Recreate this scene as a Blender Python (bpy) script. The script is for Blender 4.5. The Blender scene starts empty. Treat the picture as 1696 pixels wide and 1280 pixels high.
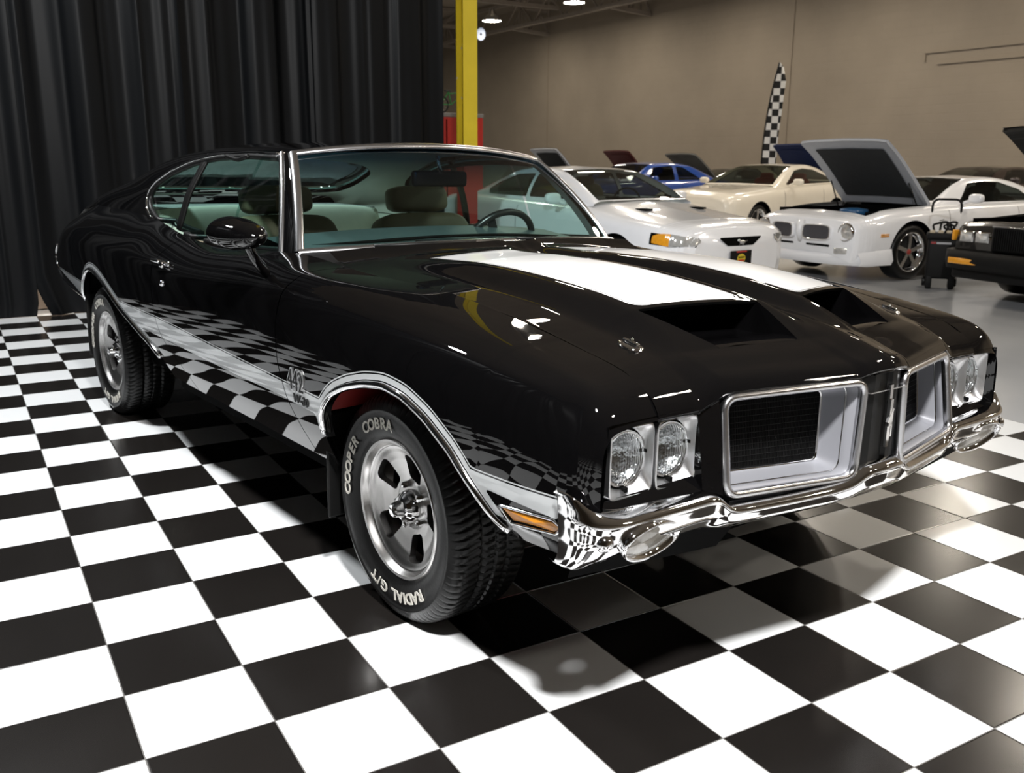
import bpy, bmesh, math, random
import numpy as np
from math import pi, sin, cos, radians, sqrt, exp
from mathutils import Vector, Matrix
random.seed(4); RNG = np.random.default_rng(4)
SC = bpy.context.scene
COL = SC.collection
A = np.array

# ------------------------------------------------------------------ numeric helpers
def pchip(xs, ys, x):
    xs = A(xs, float); ys = A(ys, float); x = np.clip(A(x, float), xs[0], xs[-1])
    h = np.diff(xs); d = np.diff(ys) / h
    m = np.zeros(len(xs))
    for k in range(1, len(xs) - 1):
        if d[k-1] * d[k] > 0:
            w1 = 2*h[k] + h[k-1]; w2 = h[k] + 2*h[k-1]
            m[k] = (w1 + w2) / (w1/d[k-1] + w2/d[k])
    m[0] = d[0]; m[-1] = d[-1]
    i = np.clip(np.searchsorted(xs, x) - 1, 0, len(h) - 1)
    t = (x - xs[i]) / h[i]
    return ((1+2*t)*(1-t)**2*ys[i] + t*(1-t)**2*h[i]*m[i] + t*t*(3-2*t)*ys[i+1] + t*t*(t-1)*h[i]*m[i+1])

def gsmooth(a, sig, axis=0):
    if sig <= 0: return a
    n = int(sig*3) + 1
    k = np.exp(-0.5*(np.arange(-n, n+1)/sig)**2); k /= k.sum()
    a = np.moveaxis(a, axis, 0)
    # odd reflection keeps the ends and their slopes
    pre = 2*a[0] - a[1:n+1][::-1]; post = 2*a[-1] - a[-n-1:-1][::-1]
    b = np.concatenate([pre, a, post], 0)
    out = sum(k[j]*b[j:j+len(a)] for j in range(2*n+1))
    return np.moveaxis(out, 0, axis)

def resample(P, n):
    P = A(P, float); s = np.r_[0, np.cumsum(np.linalg.norm(np.diff(P, axis=0), axis=1))]
    t = np.linspace(0, s[-1], n)
    return np.stack([np.interp(t, s, P[:, k]) for k in range(P.shape[1])], 1)

def smoothpath(P, n=60, sig=2.0, closed=False):
    P = A(P, float)
    if closed:
        Q = resample(np.vstack([P, P[:1]]), n*3+1)[:-1]
        Q = np.vstack([Q]*3); Q = gsmooth(Q, sig*3, 0)[n*3:2*n*3][::3]
        return Q
    Q = resample(P, n*3); Q = gsmooth(Q, sig*3, 0)
    return resample(Q, n)

def sstep(a, b, x):
    t = np.clip((x - a) / (b - a), 0, 1); return t*t*(3-2*t)

def sd_poly(poly, x, y):
    """signed distance to a closed polygon, positive inside"""
    poly = A(poly, float); n = len(poly)
    d = np.full(x.shape, 1e9); ins = np.zeros(x.shape, bool)
    for i in range(n):
        a = poly[i]; b = poly[(i+1) % n]
        e = b - a; px = x - a[0]; py = y - a[1]
        t = np.clip((px*e[0] + py*e[1]) / max(e @ e, 1e-12), 0, 1)
        d = np.minimum(d, np.hypot(px - t*e[0], py - t*e[1]))
        c = (a[1] > y) != (b[1] > y)
        with np.errstate(divide='ignore', invalid='ignore'):
            xi = a[0] + (y - a[1]) * e[0] / (e[1] if e[1] != 0 else 1e-12)
        ins ^= c & (x < xi)
    return np.where(ins, d, -d)

# ------------------------------------------------------------------ objects
def link(o, parent=None):
    COL.objects.link(o)
    if parent is not None: o.parent = parent
    return o

def make(name, V, F, mat, parent=None, smooth=True, mi=None, label=None, sharp=None):
    me = bpy.data.meshes.new(name)
    V = A(V, float)
    me.from_pydata([tuple(map(float, v)) for v in V], [], [tuple(int(i) for i in f) for f in F])
    for m in (mat if isinstance(mat, (list, tuple)) else [mat]): me.materials.append(m)
    if mi is not None: me.polygons.foreach_set('material_index', A(mi, np.int32))
    me.polygons.foreach_set('use_smooth', np.full(len(me.polygons), smooth, bool))
    me.validate(); me.update()
    if sharp is not None:
        try: me.set_sharp_from_angle(angle=radians(sharp))
        except Exception: pass
    o = bpy.data.objects.new(name, me)
    link(o, parent)
    if label: o['label'] = label
    return o

def empty(name, loc=(0, 0, 0), rz=0, label=None, cat=None, group=None):
    o = bpy.data.objects.new(name, None); COL.objects.link(o)
    o.location = loc; o.rotation_euler = (0, 0, rz); o.empty_display_size = .2
    tag(o, label, cat, group); return o

def tag(o, label=None, cat=None, group=None, kind=None):
    if label: o['label'] = label
    if cat: o['category'] = cat
    if group: o['group'] = group
    if kind: o['kind'] = kind
    return o

class MB:
    """collects shapes into one mesh"""
    def __init__(s): s.V = []; s.F = []; s.M = []; s.n = 0
    def add(s, VF, mi=0):
        V, F = VF[0], VF[1]
        s.V.append(A(V, float).reshape(-1, 3))
        s.F += [tuple(i + s.n for i in f) for f in F]
        s.M += (list(VF[2]) if len(VF) > 2 else [mi]*len(F))
        s.n += len(s.V[-1]); return s
    def build(s, name, mat, parent=None, smooth=True, label=None, sharp=40):
        return make(name, np.vstack(s.V), s.F, mat, parent, smooth, s.M, label, sharp)

def grid(P, flip=False, closeu=False, closev=False):
    P = A(P, float); m, n = P.shape[:2]
    F = []
    for i in range(m if closeu else m-1):
        for j in range(n if closev else n-1):
            a, b, c, d = i*n+j, ((i+1) % m)*n+j, ((i+1) % m)*n+(j+1) % n, i*n+(j+1) % n
            F.append((a, d, c, b) if flip else (a, b, c, d))
    return P.reshape(-1, 3), F

def flip(VF): return VF[0], [tuple(reversed(f)) for f in VF[1]], *VF[2:]
def mir(VF):
    V = A(VF[0], float).copy(); V[:, 1] *= -1
    return (V, [tuple(reversed(f)) for f in VF[1]], *VF[2:])
def move(VF, d): return (A(VF[0], float) + A(d), VF[1], *VF[2:])
def xform(VF, M):
    V = A(VF[0], float); M = A(M)
    return (V @ M[:3, :3].T + M[:3, 3], VF[1], *VF[2:])
def rot(axis, ang, c=(0, 0, 0)):
    M = A(Matrix.Translation(Vector(c)) @ Matrix.Rotation(ang, 4, axis) @ Matrix.Translation(-Vector(c)))
    return M

def box(c, d):
    c = A(c, float); d = A(d, float)/2
    V = [c + d*A(s) for s in ((-1,-1,-1),(1,-1,-1),(1,1,-1),(-1,1,-1),(-1,-1,1),(1,-1,1),(1,1,1),(-1,1,1))]
    return A(V), [(0,3,2,1),(4,5,6,7),(0,1,5,4),(1,2,6,5),(2,3,7,6),(3,0,4,7)]

def bar(a, b, w, h=None, up=(0, 0, 1)):
    a = A(a, float); b = A(b, float); h = h or w
    t = b - a; t /= np.linalg.norm(t); s = np.cross(t, A(up, float))
    if np.linalg.norm(s) < 1e-6: s = np.cross(t, A((1., 0, 0)))
    s /= np.linalg.norm(s); u = np.cross(s, t)
    V = [p + s*w/2*i + u*h/2*j for p in (a, b) for i, j in ((-1,-1),(1,-1),(1,1),(-1,1))]
    return A(V), [(0,3,2,1),(4,5,6,7),(0,1,5,4),(1,2,6,5),(2,3,7,6),(3,0,4,7)]

def rbox(c, d, r=.02, seg=3, p=None):
    """box with rounded edges"""
    bm = bmesh.new(); bmesh.ops.create_cube(bm, size=1)
    for v in bm.verts: v.co = Vector((v.co.x*d[0], v.co.y*d[1], v.co.z*d[2]))
    bmesh.ops.bevel(bm, geom=bm.edges[:], offset=min(r, min(d)*.49), segments=seg, profile=.5, affect='EDGES')
    bm.verts.index_update()
    V = A([v.co[:] for v in bm.verts]) + A(c, float); F = [tuple(v.index for v in f.verts) for f in bm.faces]
    bm.free(); return V, F

def cushion(c, d, e=.35, n=28, m=20):
    """superellipsoid pad"""
    u = np.linspace(-pi, pi, n, endpoint=False); v = np.linspace(-pi/2, pi/2, m)
    U, W = np.meshgrid(u, v, indexing='ij')
    pw = lambda t: np.sign(t)*np.abs(t)**e
    P = np.stack([d[0]/2*pw(np.cos(W))*pw(np.cos(U)), d[1]/2*pw(np.cos(W))*pw(np.sin(U)), d[2]/2*pw(np.sin(W))], -1) + A(c, float)
    return grid(P, closeu=True)

def lathe(prof, n=48, axis='y', arc=2*pi, cap=False):
    """profile (r, h) turned about an axis"""
    prof = A(prof, float); full = abs(arc - 2*pi) < 1e-6
    t = np.linspace(0, arc, n, endpoint=not full)
    T, R = np.meshgrid(t, prof[:, 0], indexing='ij'); H = np.broadcast_to(prof[:, 1], T.shape)
    a, b = R*np.cos(T), R*np.sin(T)
    P = {'y': (a, H, b), 'z': (a, b, H), 'x': (H, a, b)}[axis]
    return grid(np.stack(P, -1), closeu=full, flip=(axis == 'y'))

def sweep(path, prof, ref=(0, 0, 1), closed=False, cprof=True, scale=None, caps=False):
    """profile points (n, b): n along ref, b along tangent x ref"""
    path = A(path, float); m = len(path)
    if closed: t = np.roll(path, -1, 0) - np.roll(path, 1, 0)
    else: t = np.gradient(path, axis=0)
    t /= np.linalg.norm(t, axis=1)[:, None] + 1e-12
    ref = A(ref, float); ref = np.broadcast_to(ref, path.shape)
    b = np.cross(t, ref); b /= np.linalg.norm(b, axis=1)[:, None] + 1e-12
    nn = np.cross(b, t)
    prof = A(prof, float)
    sc = np.ones(m) if scale is None else A(scale, float)
    P = path[:, None, :] + sc[:, None, None]*(prof[None, :, 0:1]*nn[:, None, :] + prof[None, :, 1:2]*b[:, None, :])
    V, F = grid(P, closeu=closed, closev=cprof)
    if caps and not closed and cprof:
        k = len(prof); F = F + [tuple(range(k)), tuple(range((m-1)*k, m*k))[::-1]]
    return V, F
def circ(r, n=10, ry=None):
    t = np.linspace(0, 2*pi, n, endpoint=False); return np.stack([r*np.cos(t), (ry or r)*np.sin(t)], 1)
def tube(path, r, ref=(0, 0, 1), n=10, closed=False, caps=True):
    return sweep(path, circ(r, n), ref, closed, True, None, caps)

def clip(V, F, M, f):
    """cut a mesh along f = 0; returns V, inside faces (f>0), their materials, outside faces, their materials"""
    V = [tuple(v) for v in A(V, float)]
    val = np.asarray(f(A(V)), float); val = np.where(np.abs(val) < 1e-7, 1e-7, val).tolist()
    cache = {}
    def cut(i, j):
        k = (i, j) if i < j else (j, i)
        if k not in cache:
            t = val[i] / (val[i] - val[j]); a, b = V[i], V[j]
            V.append(tuple(a[q] + t*(b[q]-a[q]) for q in range(3))); cache[k] = len(V) - 1
        return cache[k]
    Fi, Mi, Fo, Mo = [], [], [], []
    for fc, m in zip(F, M):
        s = [val[i] > 0 for i in fc]
        if all(s): Fi.append(fc); Mi.append(m)
        elif not any(s): Fo.append(fc); Mo.append(m)
        else:
            p, q = [], []
            for a in range(len(fc)):
                i, j = fc[a], fc[(a+1) % len(fc)]
                (p if s[a] else q).append(i)
                if s[a] != (val[j] > 0):
                    c = cut(i, j); p.append(c); q.append(c)
            if len(p) > 2: Fi.append(tuple(p)); Mi.append(m)
            if len(q) > 2: Fo.append(tuple(q)); Mo.append(m)
    return A(V), Fi, Mi, Fo, Mo
def prune(V, F, M):
    used = sorted({i for f in F for i in f}); mp = {a: b for b, a in enumerate(used)}
    return A(V)[used], [tuple(mp[i] for i in f) for f in F], M
def keep(VF, f):
    V, F = VF[0], VF[1]; M = VF[2] if len(VF) > 2 else [0]*len(F)
    V, Fi, Mi, _, _ = clip(V, F, M, f); return prune(V, Fi, Mi)
def paint(VF, f, m):
    """faces with f>0 get material m, the mesh stays whole"""
    V, F = VF[0], VF[1]; M = VF[2] if len(VF) > 2 else [0]*len(F)
    V, Fi, Mi, Fo, Mo = clip(V, F, M, f); return V, Fi + Fo, [m]*len(Fi) + Mo

_font = {}
def text(s, size=.1, depth=.002, shear=0., bold=.0, align='CENTER'):
    cu = bpy.data.curves.new('t', 'FONT'); cu.body = s; cu.size = size; cu.extrude = depth; cu.shear = shear
    cu.offset = bold; cu.align_x = align; cu.align_y = 'CENTER'; cu.resolution_u = 3
    o = bpy.data.objects.new('t', cu); COL.objects.link(o)
    dg = bpy.context.evaluated_depsgraph_get(); me = o.evaluated_get(dg).to_mesh()
    V = A([v.co[:] for v in me.vertices]).reshape(-1, 3); F = [tuple(p.vertices) for p in me.polygons]
    o.evaluated_get(dg).to_mesh_clear(); bpy.data.objects.remove(o); bpy.data.curves.remove(cu)
    return V, F

def copy_tree(o, parent=None, top=True):
    c = o.copy(); COL.objects.link(c); c.parent = parent
    for ch in list(o.children): copy_tree(ch, c, False)
    return c

# ------------------------------------------------------------------ materials
def srgb(r, g, b):
    f = lambda c: c/12.92 if c <= .04045 else ((c+.055)/1.055)**2.4
    return (f(r/255), f(g/255), f(b/255), 1)
def mat(name, col, rough=.4, metal=0., coat=0., spec=.5, noise=0., nscale=8., bump=0., bscale=60., emit=None, es=0., coat_rough=.03, sheen=0.):
    m = bpy.data.materials.new(name); m.use_nodes = True; nt = m.node_tree; b = nt.nodes['Principled BSDF']
    col = tuple(col) if len(col) == 4 else (*col, 1)
    b.inputs['Base Color'].default_value = col; b.inputs['Roughness'].default_value = rough; b.inputs['Metallic'].default_value = metal
    b.inputs['Coat Weight'].default_value = coat; b.inputs['Coat Roughness'].default_value = coat_rough
    b.inputs['Specular IOR Level'].default_value = spec; b.inputs['Sheen Weight'].default_value = sheen
    if emit: b.inputs['Emission Color'].default_value = (*emit[:3], 1); b.inputs['Emission Strength'].default_value = es
    tc = nt.nodes.new('ShaderNodeTexCoord')
    n = nt.nodes.new('ShaderNodeTexNoise'); n.inputs['Scale'].default_value = nscale; n.inputs['Detail'].default_value = 4
    nt.links.new(tc.outputs['Object'], n.inputs['Vector'])
    r = nt.nodes.new('ShaderNodeMix'); r.data_type = 'RGBA'
    lo = tuple(c*(1-noise) for c in col[:3]) + (1,); hi = tuple(min(1, c*(1+noise)) for c in col[:3]) + (1,)
    r.inputs[6].default_value = lo; r.inputs[7].default_value = hi
    nt.links.new(n.outputs['Fac'], r.inputs[0]); nt.links.new(r.outputs[2], b.inputs['Base Color'])
    if bump:
        n2 = nt.nodes.new('ShaderNodeTexNoise'); n2.inputs['Scale'].default_value = bscale; n2.inputs['Detail'].default_value = 3
        nt.links.new(tc.outputs['Object'], n2.inputs['Vector'])
        bp = nt.nodes.new('ShaderNodeBump'); bp.inputs['Strength'].default_value = bump; bp.inputs['Distance'].default_value = .01
        nt.links.new(n2.outputs['Fac'], bp.inputs['Height']); nt.links.new(bp.outputs['Normal'], b.inputs['Normal'])
    return m
def glass(name, tint, refl=1.0, ior=1.45):
    """thin sheet of tinted glass: what lies behind shows through the tint, the surface mirrors by its angle"""
    m = bpy.data.materials.new(name); m.use_nodes = True; nt = m.node_tree
    for n in list(nt.nodes): nt.nodes.remove(n)
    out = nt.nodes.new('ShaderNodeOutputMaterial'); tr = nt.nodes.new('ShaderNodeBsdfTransparent'); gl = nt.nodes.new('ShaderNodeBsdfGlossy')
    fr = nt.nodes.new('ShaderNodeFresnel'); mx = nt.nodes.new('ShaderNodeMixShader'); mu = nt.nodes.new('ShaderNodeMath'); mu.operation = 'MULTIPLY'
    tr.inputs['Color'].default_value = (*tint, 1); gl.inputs['Roughness'].default_value = .0; gl.inputs['Color'].default_value = (1, 1, 1, 1)
    fr.inputs['IOR'].default_value = ior; mu.inputs[1].default_value = refl
    gm = nt.nodes.new('ShaderNodeNewGeometry'); io = nt.nodes.new('ShaderNodeMix'); io.inputs[2].default_value = ior; io.inputs[3].default_value = 1/ior
    nt.links.new(gm.outputs['Backfacing'], io.inputs[0]); nt.links.new(io.outputs[0], fr.inputs['IOR'])
    nt.links.new(fr.outputs[0], mu.inputs[0]); nt.links.new(mu.outputs[0], mx.inputs[0]); nt.links.new(tr.outputs[0], mx.inputs[1]); nt.links.new(gl.outputs[0], mx.inputs[2]); nt.links.new(mx.outputs[0], out.inputs[0])
    return m, tr
# ------------------------------------------------------------------ camera
CAM_POS = (-0.23713895, -2.29076711, 1.30563924)
CR = A([[0.86162394, -0.50750996, 0.00614957], [-0.11420561, -0.20566939, -0.97193476], [0.49453135, 0.83673995, -0.23517015]])
cd = bpy.data.cameras.new('camera'); cam = bpy.data.objects.new('camera', cd); COL.objects.link(cam)
cd.sensor_width = 36; cd.lens = 36*1556.6975/1696; cd.clip_end = 200; cd.clip_start = .05
Mw = Matrix.Identity(4)
for i in range(3):
    Mw[i][0] = CR[0][i]; Mw[i][1] = -CR[1][i]; Mw[i][2] = -CR[2][i]; Mw[i][3] = CAM_POS[i]
cam.matrix_world = Mw; SC.camera = cam
cd.dof.use_dof = True; cd.dof.focus_distance = 2.7; cd.dof.aperture_fstop = 6.3
def ray(u, v):
    d = CR.T @ A([(u-848)/1556.6975, (v-640)/1556.6975, 1.]); return A(CAM_POS), d

# ------------------------------------------------------------------ materials
M_black = mat('black_paint', (.0022, .0021, .0023), .4, coat=1.0, spec=.0, coat_rough=.012, noise=.05)
M_stain = mat('stainless_strip', (.74, .74, .76), .24, metal=1, noise=.03, nscale=6)
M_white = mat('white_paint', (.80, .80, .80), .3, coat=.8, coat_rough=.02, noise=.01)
M_shadedwhite = mat('shaded_white_paint', (.50, .52, .53), .35, coat=1, coat_rough=.015, noise=.01)  # white of the side stripes, darkened: their shade is put into the base colour
M_blackplastic = mat('black_plastic', (.004, .004, .004), .55, spec=.2, noise=.2)
M_chrome = mat('chrome', (.86, .86, .87), .05, metal=1, noise=.02, nscale=3)
M_alu = mat('machined_aluminium', (.62, .61, .60), .27, metal=1, noise=.06, nscale=20)
M_bezel = mat('bright_aluminium', (.82, .82, .83), .30, metal=1, noise=.05, nscale=12)
M_silver = mat('silver_paint', (.27, .275, .30), .36, metal=.25, noise=.03)
M_rubber = mat('tire_rubber', (.0042, .0042, .0042), .33, spec=.28, noise=.2, nscale=30, bump=.06, bscale=140)
M_letter = mat('raised_white_rubber', (.62, .60, .54), .6, noise=.08, nscale=40)
M_trimblack = mat('satin_black', (.005, .005, .005), .42, spec=.28, noise=.2)
M_flat = mat('flat_black', (.002, .002, .002), .8, spec=.05, noise=.2)
M_red = mat('red_inner_fender', (.16, .008, .006), .55, noise=.25, nscale=6)
M_amber = mat('amber_lens', (.62, .24, .02), .25, coat=.6, noise=.2, nscale=50, bump=.15, bscale=150)
M_lens = mat('clear_lens_smoke', (.30, .28, .24), .12, coat=1, noise=.25, nscale=25, bump=.2, bscale=90)
M_redlens = mat('red_lens', (.3, .01, .01), .15, coat=1, noise=.1)
M_headlens, _t3 = glass('fluted_lens', (.90, .92, .93), 1.3)
_b = M_headlens.node_tree; _tc = _b.nodes.new('ShaderNodeTexCoord'); _wv = _b.nodes.new('ShaderNodeTexWave'); _wv.bands_direction = 'Y'; _wv.inputs['Scale'].default_value = 42; _wv.inputs['Distortion'].default_value = .4
_bp = _b.nodes.new('ShaderNodeBump'); _bp.inputs['Strength'].default_value = .5; _bp.inputs['Distance'].default_value = .004
_b.links.new(_tc.outputs['Object'], _wv.inputs['Vector']); _b.links.new(_wv.outputs['Fac'], _bp.inputs['Height'])
for _n in list(_b.nodes):
    if _n.type in ('BSDF_GLOSSY', 'FRESNEL'): _b.links.new(_bp.outputs['Normal'], _n.inputs['Normal'])
M_refl = mat('lamp_reflector', (.62, .63, .64), .16, metal=1, noise=.3, nscale=60, bump=.5, bscale=70)
M_seat = mat('tan_vinyl', (.20, .165, .105), .5, noise=.08, nscale=30, bump=.05, bscale=120)
M_mint = mat('pale_vinyl', (.80, .80, .70), .45, noise=.06, nscale=30, bump=.05, bscale=120)
M_dash = mat('dash_vinyl', (.05, .075, .078), .42, noise=.15, nscale=60, bump=.05, bscale=200)
M_wheelrim = mat('steering_rim', (.012, .012, .012), .3, noise=.1)
M_shelf = mat('shelf_grey', (.34, .35, .35), .7, noise=.1)
M_cloth = mat('headliner', (.55, .53, .46), .9, noise=.05)
M_glass, _t = glass('tinted_glass', (.60, .79, .75), 1.0)
M_wshield, wt = glass('windshield_glass', (.62, .78, .74), 1.0)
# tint band along the top of the windshield
nt = M_wshield.node_tree; tc = nt.nodes.new('ShaderNodeTexCoord'); sx = nt.nodes.new('ShaderNodeSeparateXYZ'); mr = nt.nodes.new('ShaderNodeMapRange')
nt.links.new(tc.outputs['Object'], sx.inputs[0]); nt.links.new(sx.outputs['Z'], mr.inputs['Value'])
mr.inputs['From Min'].default_value = 1.19; mr.inputs['From Max'].default_value = 1.30
mm = nt.nodes.new('ShaderNodeMix'); mm.data_type = 'RGBA'; mm.inputs[6].default_value = (.76, .91, .88, 1); mm.inputs[7].default_value = (.06, .17, .30, 1)
nt.links.new(mr.outputs[0], mm.inputs[0]); nt.links.new(mm.outputs[2], wt.inputs['Color'])

# ------------------------------------------------------------------ floor
T = 0.29321419604
def floor_material():
    m = bpy.data.materials.new('checker_tiles'); m.use_nodes = True; nt = m.node_tree; b = nt.nodes['Principled BSDF']
    N = nt.nodes.new; L = nt.links.new
    tc = N('ShaderNodeTexCoord'); sp = N('ShaderNodeSeparateXYZ'); L(tc.outputs['Object'], sp.inputs[0])
    def math(op, a, bb=None):
        n = N('ShaderNodeMath'); n.operation = op
        for k, v in enumerate((a, bb)):
            if v is None: continue
            if isinstance(v, (int, float)): n.inputs[k].default_value = v
            else: L(v, n.inputs[k])
        return n.outputs[0]
    xs = math('DIVIDE', sp.outputs['X'], T); ys = math('DIVIDE', sp.outputs['Y'], T)
    par = math('FLOORED_MODULO', math('ADD', math('FLOOR', xs), math('FLOOR', ys)), 2.)
    def edge(v):
        fr = math('FRACT', v); return math('MINIMUM', fr, math('SUBTRACT', 1., fr))
    e = math('MINIMUM', edge(xs), edge(ys))
    grout = math('LESS_THAN', e, .0055)
    nz = N('ShaderNodeTexNoise'); nz.inputs['Scale'].default_value = 2.2; nz.inputs['Detail'].default_value = 6; L(tc.outputs['Object'], nz.inputs['Vector'])
    cb = N('ShaderNodeMix'); cb.data_type = 'RGBA'; cb.inputs[6].default_value = (.007, .006, .0055, 1); cb.inputs[7].default_value = (.013, .0115, .0105, 1); L(nz.outputs['Fac'], cb.inputs[0])
    cw = N('ShaderNodeMix'); cw.data_type = 'RGBA'; cw.inputs[6].default_value = (.74, .76, .77, 1); cw.inputs[7].default_value = (.82, .83, .84, 1); L(nz.outputs['Fac'], cw.inputs[0])
    c = N('ShaderNodeMix'); c.data_type = 'RGBA'; L(par, c.inputs[0]); L(cb.outputs[2], c.inputs[6]); L(cw.outputs[2], c.inputs[7])
    g = N('ShaderNodeMix'); g.data_type = 'RGBA'; L(grout, g.inputs[0]); L(c.outputs[2], g.inputs[6]); g.inputs[7].default_value = (.16, .155, .15, 1)
    L(g.outputs[2], b.inputs['Base Color'])
    ro = N('ShaderNodeMapRange'); ro.inputs['To Min'].default_value = .16; ro.inputs['To Max'].default_value = .26
    n3 = N('ShaderNodeTexNoise'); n3.inputs['Scale'].default_value = 1.3; n3.inputs['Detail'].default_value = 5; L(tc.outputs['Object'], n3.inputs['Vector']); L(n3.outputs['Fac'], ro.inputs['Value'])
    L(ro.outputs[0], b.inputs['Roughness'])
    bev = N('ShaderNodeMapRange'); bev.inputs['From Max'].default_value = .016; L(e, bev.inputs['Value'])
    bp = N('ShaderNodeBump'); bp.inputs['Strength'].default_value = .5; bp.inputs['Distance'].default_value = .002; L(bev.outputs[0], bp.inputs['Height']); L(bp.outputs['Normal'], b.inputs['Normal'])
    return m
M_floor = floor_material()
M_conc = mat('grey_sealed_concrete', (.42, .43, .445), .22, coat=.3, coat_rough=.12, noise=.12, nscale=1.2)
def struct(name, VF, m, smooth=False):
    o = make(name, VF[0], VF[1], m, None, smooth); o['kind'] = 'structure'; return o
struct('floor', box((3, 16, -.11), (34.4, 60.4, .2)), M_conc)
struct('floor_checkered', box(((-20*T+15*T)/2, (-16*T+22.4*T)/2, -.005), (35*T, 38.4*T, .01)), M_floor)

# ------------------------------------------------------------------ walls, ceiling
def wall_material():
    m = mat('painted_block_wall', (.30, .255, .20), .75, noise=.16, nscale=.8)
    nt = m.node_tree; b = nt.nodes['Principled BSDF']
    tc = nt.nodes.new('ShaderNodeTexCoord'); mp = nt.nodes.new('ShaderNodeMapping'); br = nt.nodes.new('ShaderNodeTexBrick')
    mp.inputs['Rotation'].default_value = (pi/2, 0, pi/2)
    sx = nt.nodes.new('ShaderNodeSeparateXYZ'); cx = nt.nodes.new('ShaderNodeCombineXYZ'); ad = nt.nodes.new('ShaderNodeMath'); ad.operation = 'ADD'
    nt.links.new(tc.outputs['Object'], sx.inputs[0]); nt.links.new(sx.outputs['X'], ad.inputs[0]); nt.links.new(sx.outputs['Y'], ad.inputs[1])
    nt.links.new(ad.outputs[0], cx.inputs['X']); nt.links.new(sx.outputs['Z'], cx.inputs['Y']); nt.links.new(cx.outputs[0], br.inputs['Vector'])
    br.inputs['Scale'].default_value = 1; br.inputs['Brick Width'].default_value = .4; br.inputs['Row Height'].default_value = .2; br.inputs['Mortar Size'].default_value = .012
    bp = nt.nodes.new('ShaderNodeBump'); bp.inputs['Strength'].default_value = .5; bp.inputs['Distance'].default_value = .01; bp.invert = True
    nt.links.new(br.outputs['Fac'], bp.inputs['Height']); nt.links.new(bp.outputs['Normal'], b.inputs['Normal'])
    return m
M_wall = wall_material()
M_ceil = mat('ceiling_deck', (.27, .23, .185), .8, noise=.2, nscale=1.5)
M_steel = mat('painted_steel', (.30, .26, .22), .6, noise=.15)
M_yellow = mat('yellow_paint', (.86, .66, .035), .38, coat=.3, noise=.1, nscale=5)
CEIL = 7.0
mb = MB(); mb.add(box((20.15, 16, CEIL/2), (.3, 60, CEIL)))
for y in (29.4, 17.1): mb.add(box((19.985, y, CEIL/2), (.03, .04, CEIL)))
o = mb.build('wall_right', M_wall, smooth=False); o['kind'] = 'structure'
struct('wall_far', box((3, 46.15, CEIL/2), (34, .3, CEIL)), M_wall)
struct('wall_left', box((-14.15, 16, CEIL/2), (.3, 60, CEIL)), M_wall)
struct('wall_near', box((3, -14.15, CEIL/2), (34, .3, CEIL)), M_wall)
M_beige = mat('beige_wall_paint', (.50, .40, .32), .7, noise=.05)
struct('wall_partition', box((-6.6, 6.92, 1.6), (14.8, .12, 3.2)), M_beige)
struct('ceiling', box((3, 16, CEIL+.1), (34, 60, .2)), M_ceil)
# conduit boxed in along the block wall
mb = MB()
mb.add(box((19.98, 0, 3.79), (.05, 25.8, .03))); mb.add(box((19.98, 12.885, 3.69), (.05, .03, .2))); mb.add(box((19.98, -.2, 3.52), (.05, 25.5, .03)))
o = mb.build('trim_1', M_wall, smooth=False); o['kind'] = 'structure'
# joists: a girder along the hall and cross trusses to the block wall
def truss(name, a, b, h, n):
    mb = MB(); a = A(a, float); b = A(b, float); up = A([0, 0, h])
    mb.add(bar(a, b, .14, .12)); mb.add(bar(a+up, b+up, .12, .10))
    for k in range(n):
        p, q = a + (b-a)*k/n, a + (b-a)*(k+1)/n; m = (p+q)/2
        mb.add(bar(p, m+up, .05)); mb.add(bar(m+up, q, .05)); mb.add(bar(m, m+up, .04))
    o = mb.build(name, M_steel, smooth=False); o['kind'] = 'structure'; return o
truss('ceiling_girder', (18.4, -6, 6.0), (18.4, 45.9, 6.0), .85, 26)
for k, y in enumerate((29.4, 35.5, 41.5, 23.3, 17.1)):
    truss('ceiling_truss', (18.4, y, 5.98), (19.98, y, 5.86), .8, 2)
for y in (20.2, 26.3, 32.4, 38.5):
    truss('ceiling_joist', (2, y, 6.3), (18.4, y, 6.3), .6, 12)

# ------------------------------------------------------------------ lights
M_bay = mat('lamp_shade_metal', (.55, .55, .55), .35, metal=.8)
M_emit = mat('lamp_glow', (1, .93, .82), .5, emit=(1., .90, .76), es=105.)
LAMP = dict(es=105.)
def high_bay(x, y, z, label, group=None):
    t = empty('pendant_lamp', (x, y, z), 0, label, 'lamp', group)
    make('lamp_shade', *lathe([(.05, .42), (.09, .40), (.11, .26), (.20, .20), (.30, .08), (.345, 0), (.33, 0), (.28, .08), (.1, .2)], 28, 'z'), M_bay, t)
    make('diffuser', *flip(lathe([(.325, .012), (.0, .012)], 28, 'z')), M_emit, t)
    make('stem', *tube([(0, 0, .41), (0, 0, CEIL - z)], .012), M_bay, t)
    return t
proto = high_bay(16.92, 28.3, 6.0, 'round bright pendant lamp just right of the yellow post')
k = copy_tree(proto); k.location = (17.12, 23.45, 6.0); k['label'] = 'round bright pendant lamp cut by the top edge above the block wall'
rest = 'warm white hall lamp hanging above the parked cars'
for x, y in [(17., 18.6), (17., 13.7), (17., 8.8), (17., 3.9), (9, 28), (13, 36), (8, 38), (12, 18.6), (12, 13.7), (12, 8.8), (12, 3.9), (12, -1), (7, 18.6), (7, 13.7), (7, 8.8), (7, -1), (7, -6), (12, -6), (17, -1), (17, -6)]:  # the far ones hidden by the drapes are added to brighten the wall
    k = copy_tree(proto); k.location = (x, y, 6.0); k['label'] = rest; k['group'] = 'hall lamps out of view'
proto['group'] = 'hall lamps'
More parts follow.
